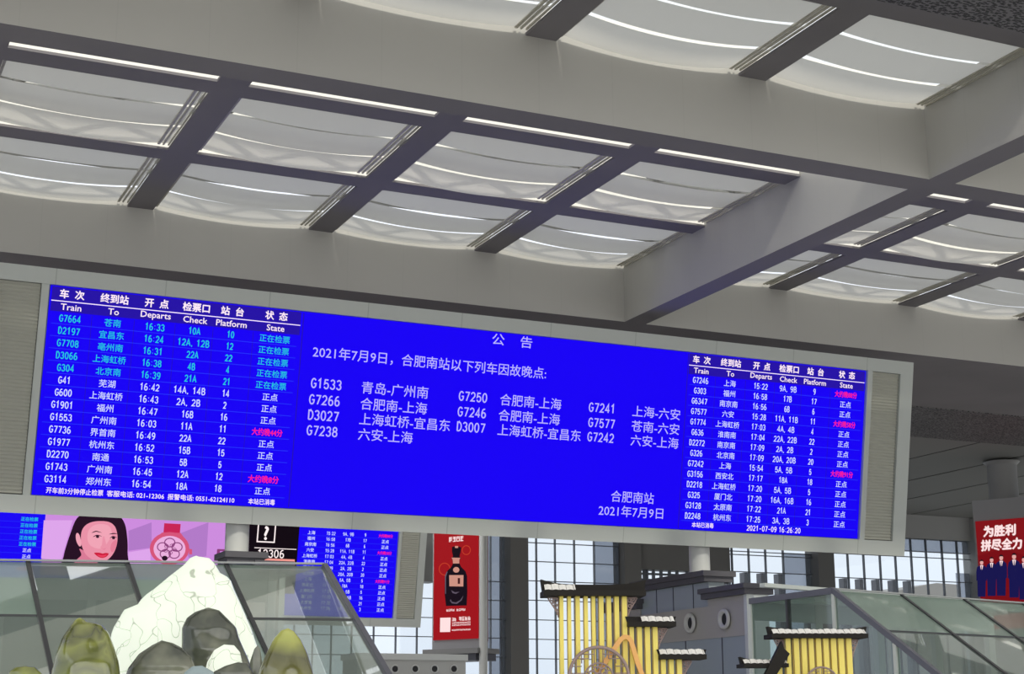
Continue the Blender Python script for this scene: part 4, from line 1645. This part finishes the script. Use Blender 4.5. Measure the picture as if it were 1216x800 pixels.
PL = 1.55
rock('resin_rock', 'tall milky white glowing rock peak with thin dark veins',
     [(128, 808), (131, 760), (133, 748), (146, 726), (150, 720), (163, 718), (170, 708), (182, 700), (200, 685), (218, 671), (226, 662), (233, 659.5), (240, 662), (248, 662), (255, 669), (262, 681), (273, 686), (278, 700), (288, 722), (299, 748), (308, 775), (312, 808)],
     10.55, M_WROCK, 0.16, PL, 'display rocks', 1, 0.04)
rock('resin_rock', 'smoky dome standing in for a dark shape seen through the white peak',
     [(215, 812), (216, 745), (222, 733), (232, 726), (247, 721), (260, 724), (270, 734), (280, 744), (284, 758), (296, 785), (302, 812)],
     10.12, M_SROCK, 0.12, PL, 'display rocks', 2, 0.05)  # added solid for a dark see-through shape in the peak
rock('resin_rock', 'low smoky grey rock below the left flank of the white peak',
     [(146, 812), (152, 793), (165, 776), (180, 766), (192, 760), (205, 763), (218, 770), (228, 780), (233, 795), (236, 812)],
     9.75, M_SROCK, 0.13, PL, 'display rocks', 3, 0.05)  # added body for the dark see-through patch at the peak's left
rock('resin_rock', 'olive green twin-topped rock, left of the white peak',
     [(58, 815), (62, 795), (66, 778), (74, 757), (85, 741), (90, 735), (95, 733), (101, 736), (105, 740), (113, 739), (121, 742), (129, 751), (135, 766), (141, 785), (144, 815)],
     9.7, M_GROCK, 0.16, PL, 'display rocks', 4, 0.05)
rock('resin_rock', 'bright lime green rounded rock, right of the white peak',
     [(303, 815), (309, 792), (317, 774), (325, 758), (334, 748), (342, 745.5), (349, 749), (357, 759), (365, 775), (371, 795), (376, 815)],
     9.4, M_GROCK2, 0.16, PL, 'display rocks', 5, 0.03)
rock('resin_rock', 'tip of an olive rock in the lower left corner',
     [(7, 812), (11, 797), (18, 792), (30, 790), (42, 792), (50, 800), (54, 815)],
     9.3, M_GROCK, 0.12, PL, 'display rocks', 6, 0.03)
rock('resin_rock', 'tip of a blue grey rock at the foot of the smoky dome',
     [(212, 815), (219, 798), (228, 791), (240, 790), (253, 797), (262, 815)],
     9.35, M_BROCK, 0.10, PL, 'display rocks', 7, 0.03)
rock('resin_rock', 'dark green sliver of rock between the white peak and the lime rock',
     [(292, 815), (297, 785), (302, 770), (306, 766), (309, 770), (312, 790), (314, 815)],
     9.85, M_SROCK, 0.03, PL, 'display rocks', 8, 0.03)
rock('resin_rock', 'low milky glow standing in for the white peak seen through the smoky dome',
     [(240, 812), (246, 786), (254, 772), (266, 765), (278, 766), (285, 774), (288, 788), (290, 812)],
     9.72, M_WROCK, 0.08, PL, 'display rocks', 9, 0.03)  # added glowing body for the bright spot seen through the resin
rock('resin_rock', 'smoky grey strip standing in for a dark band seen through the white peak',
     [(248, 818), (254, 797), (268, 790), (282, 786), (293, 787), (300, 797), (304, 818)],
     9.45, M_SROCK, 0.08, PL, 'display rocks', 10, 0.04)  # added body for the dark band seen through below the bright spot
pa, pb = at_y(-10, 800, 9.7), at_y(400, 800, 9.7)
pl = MB()
pl.box(pa.x-0.3, pb.x+0.2, 8.8, 10.72, 0.0, PL-0.06, M_PILASTER)
pl.box(pa.x-0.35, pb.x+0.25, 8.75, 10.76, PL-0.06, PL, M_RIDGE)
tag(pl.build('display_plinth'), 'pale display plinth carrying the rocks', 'plinth')
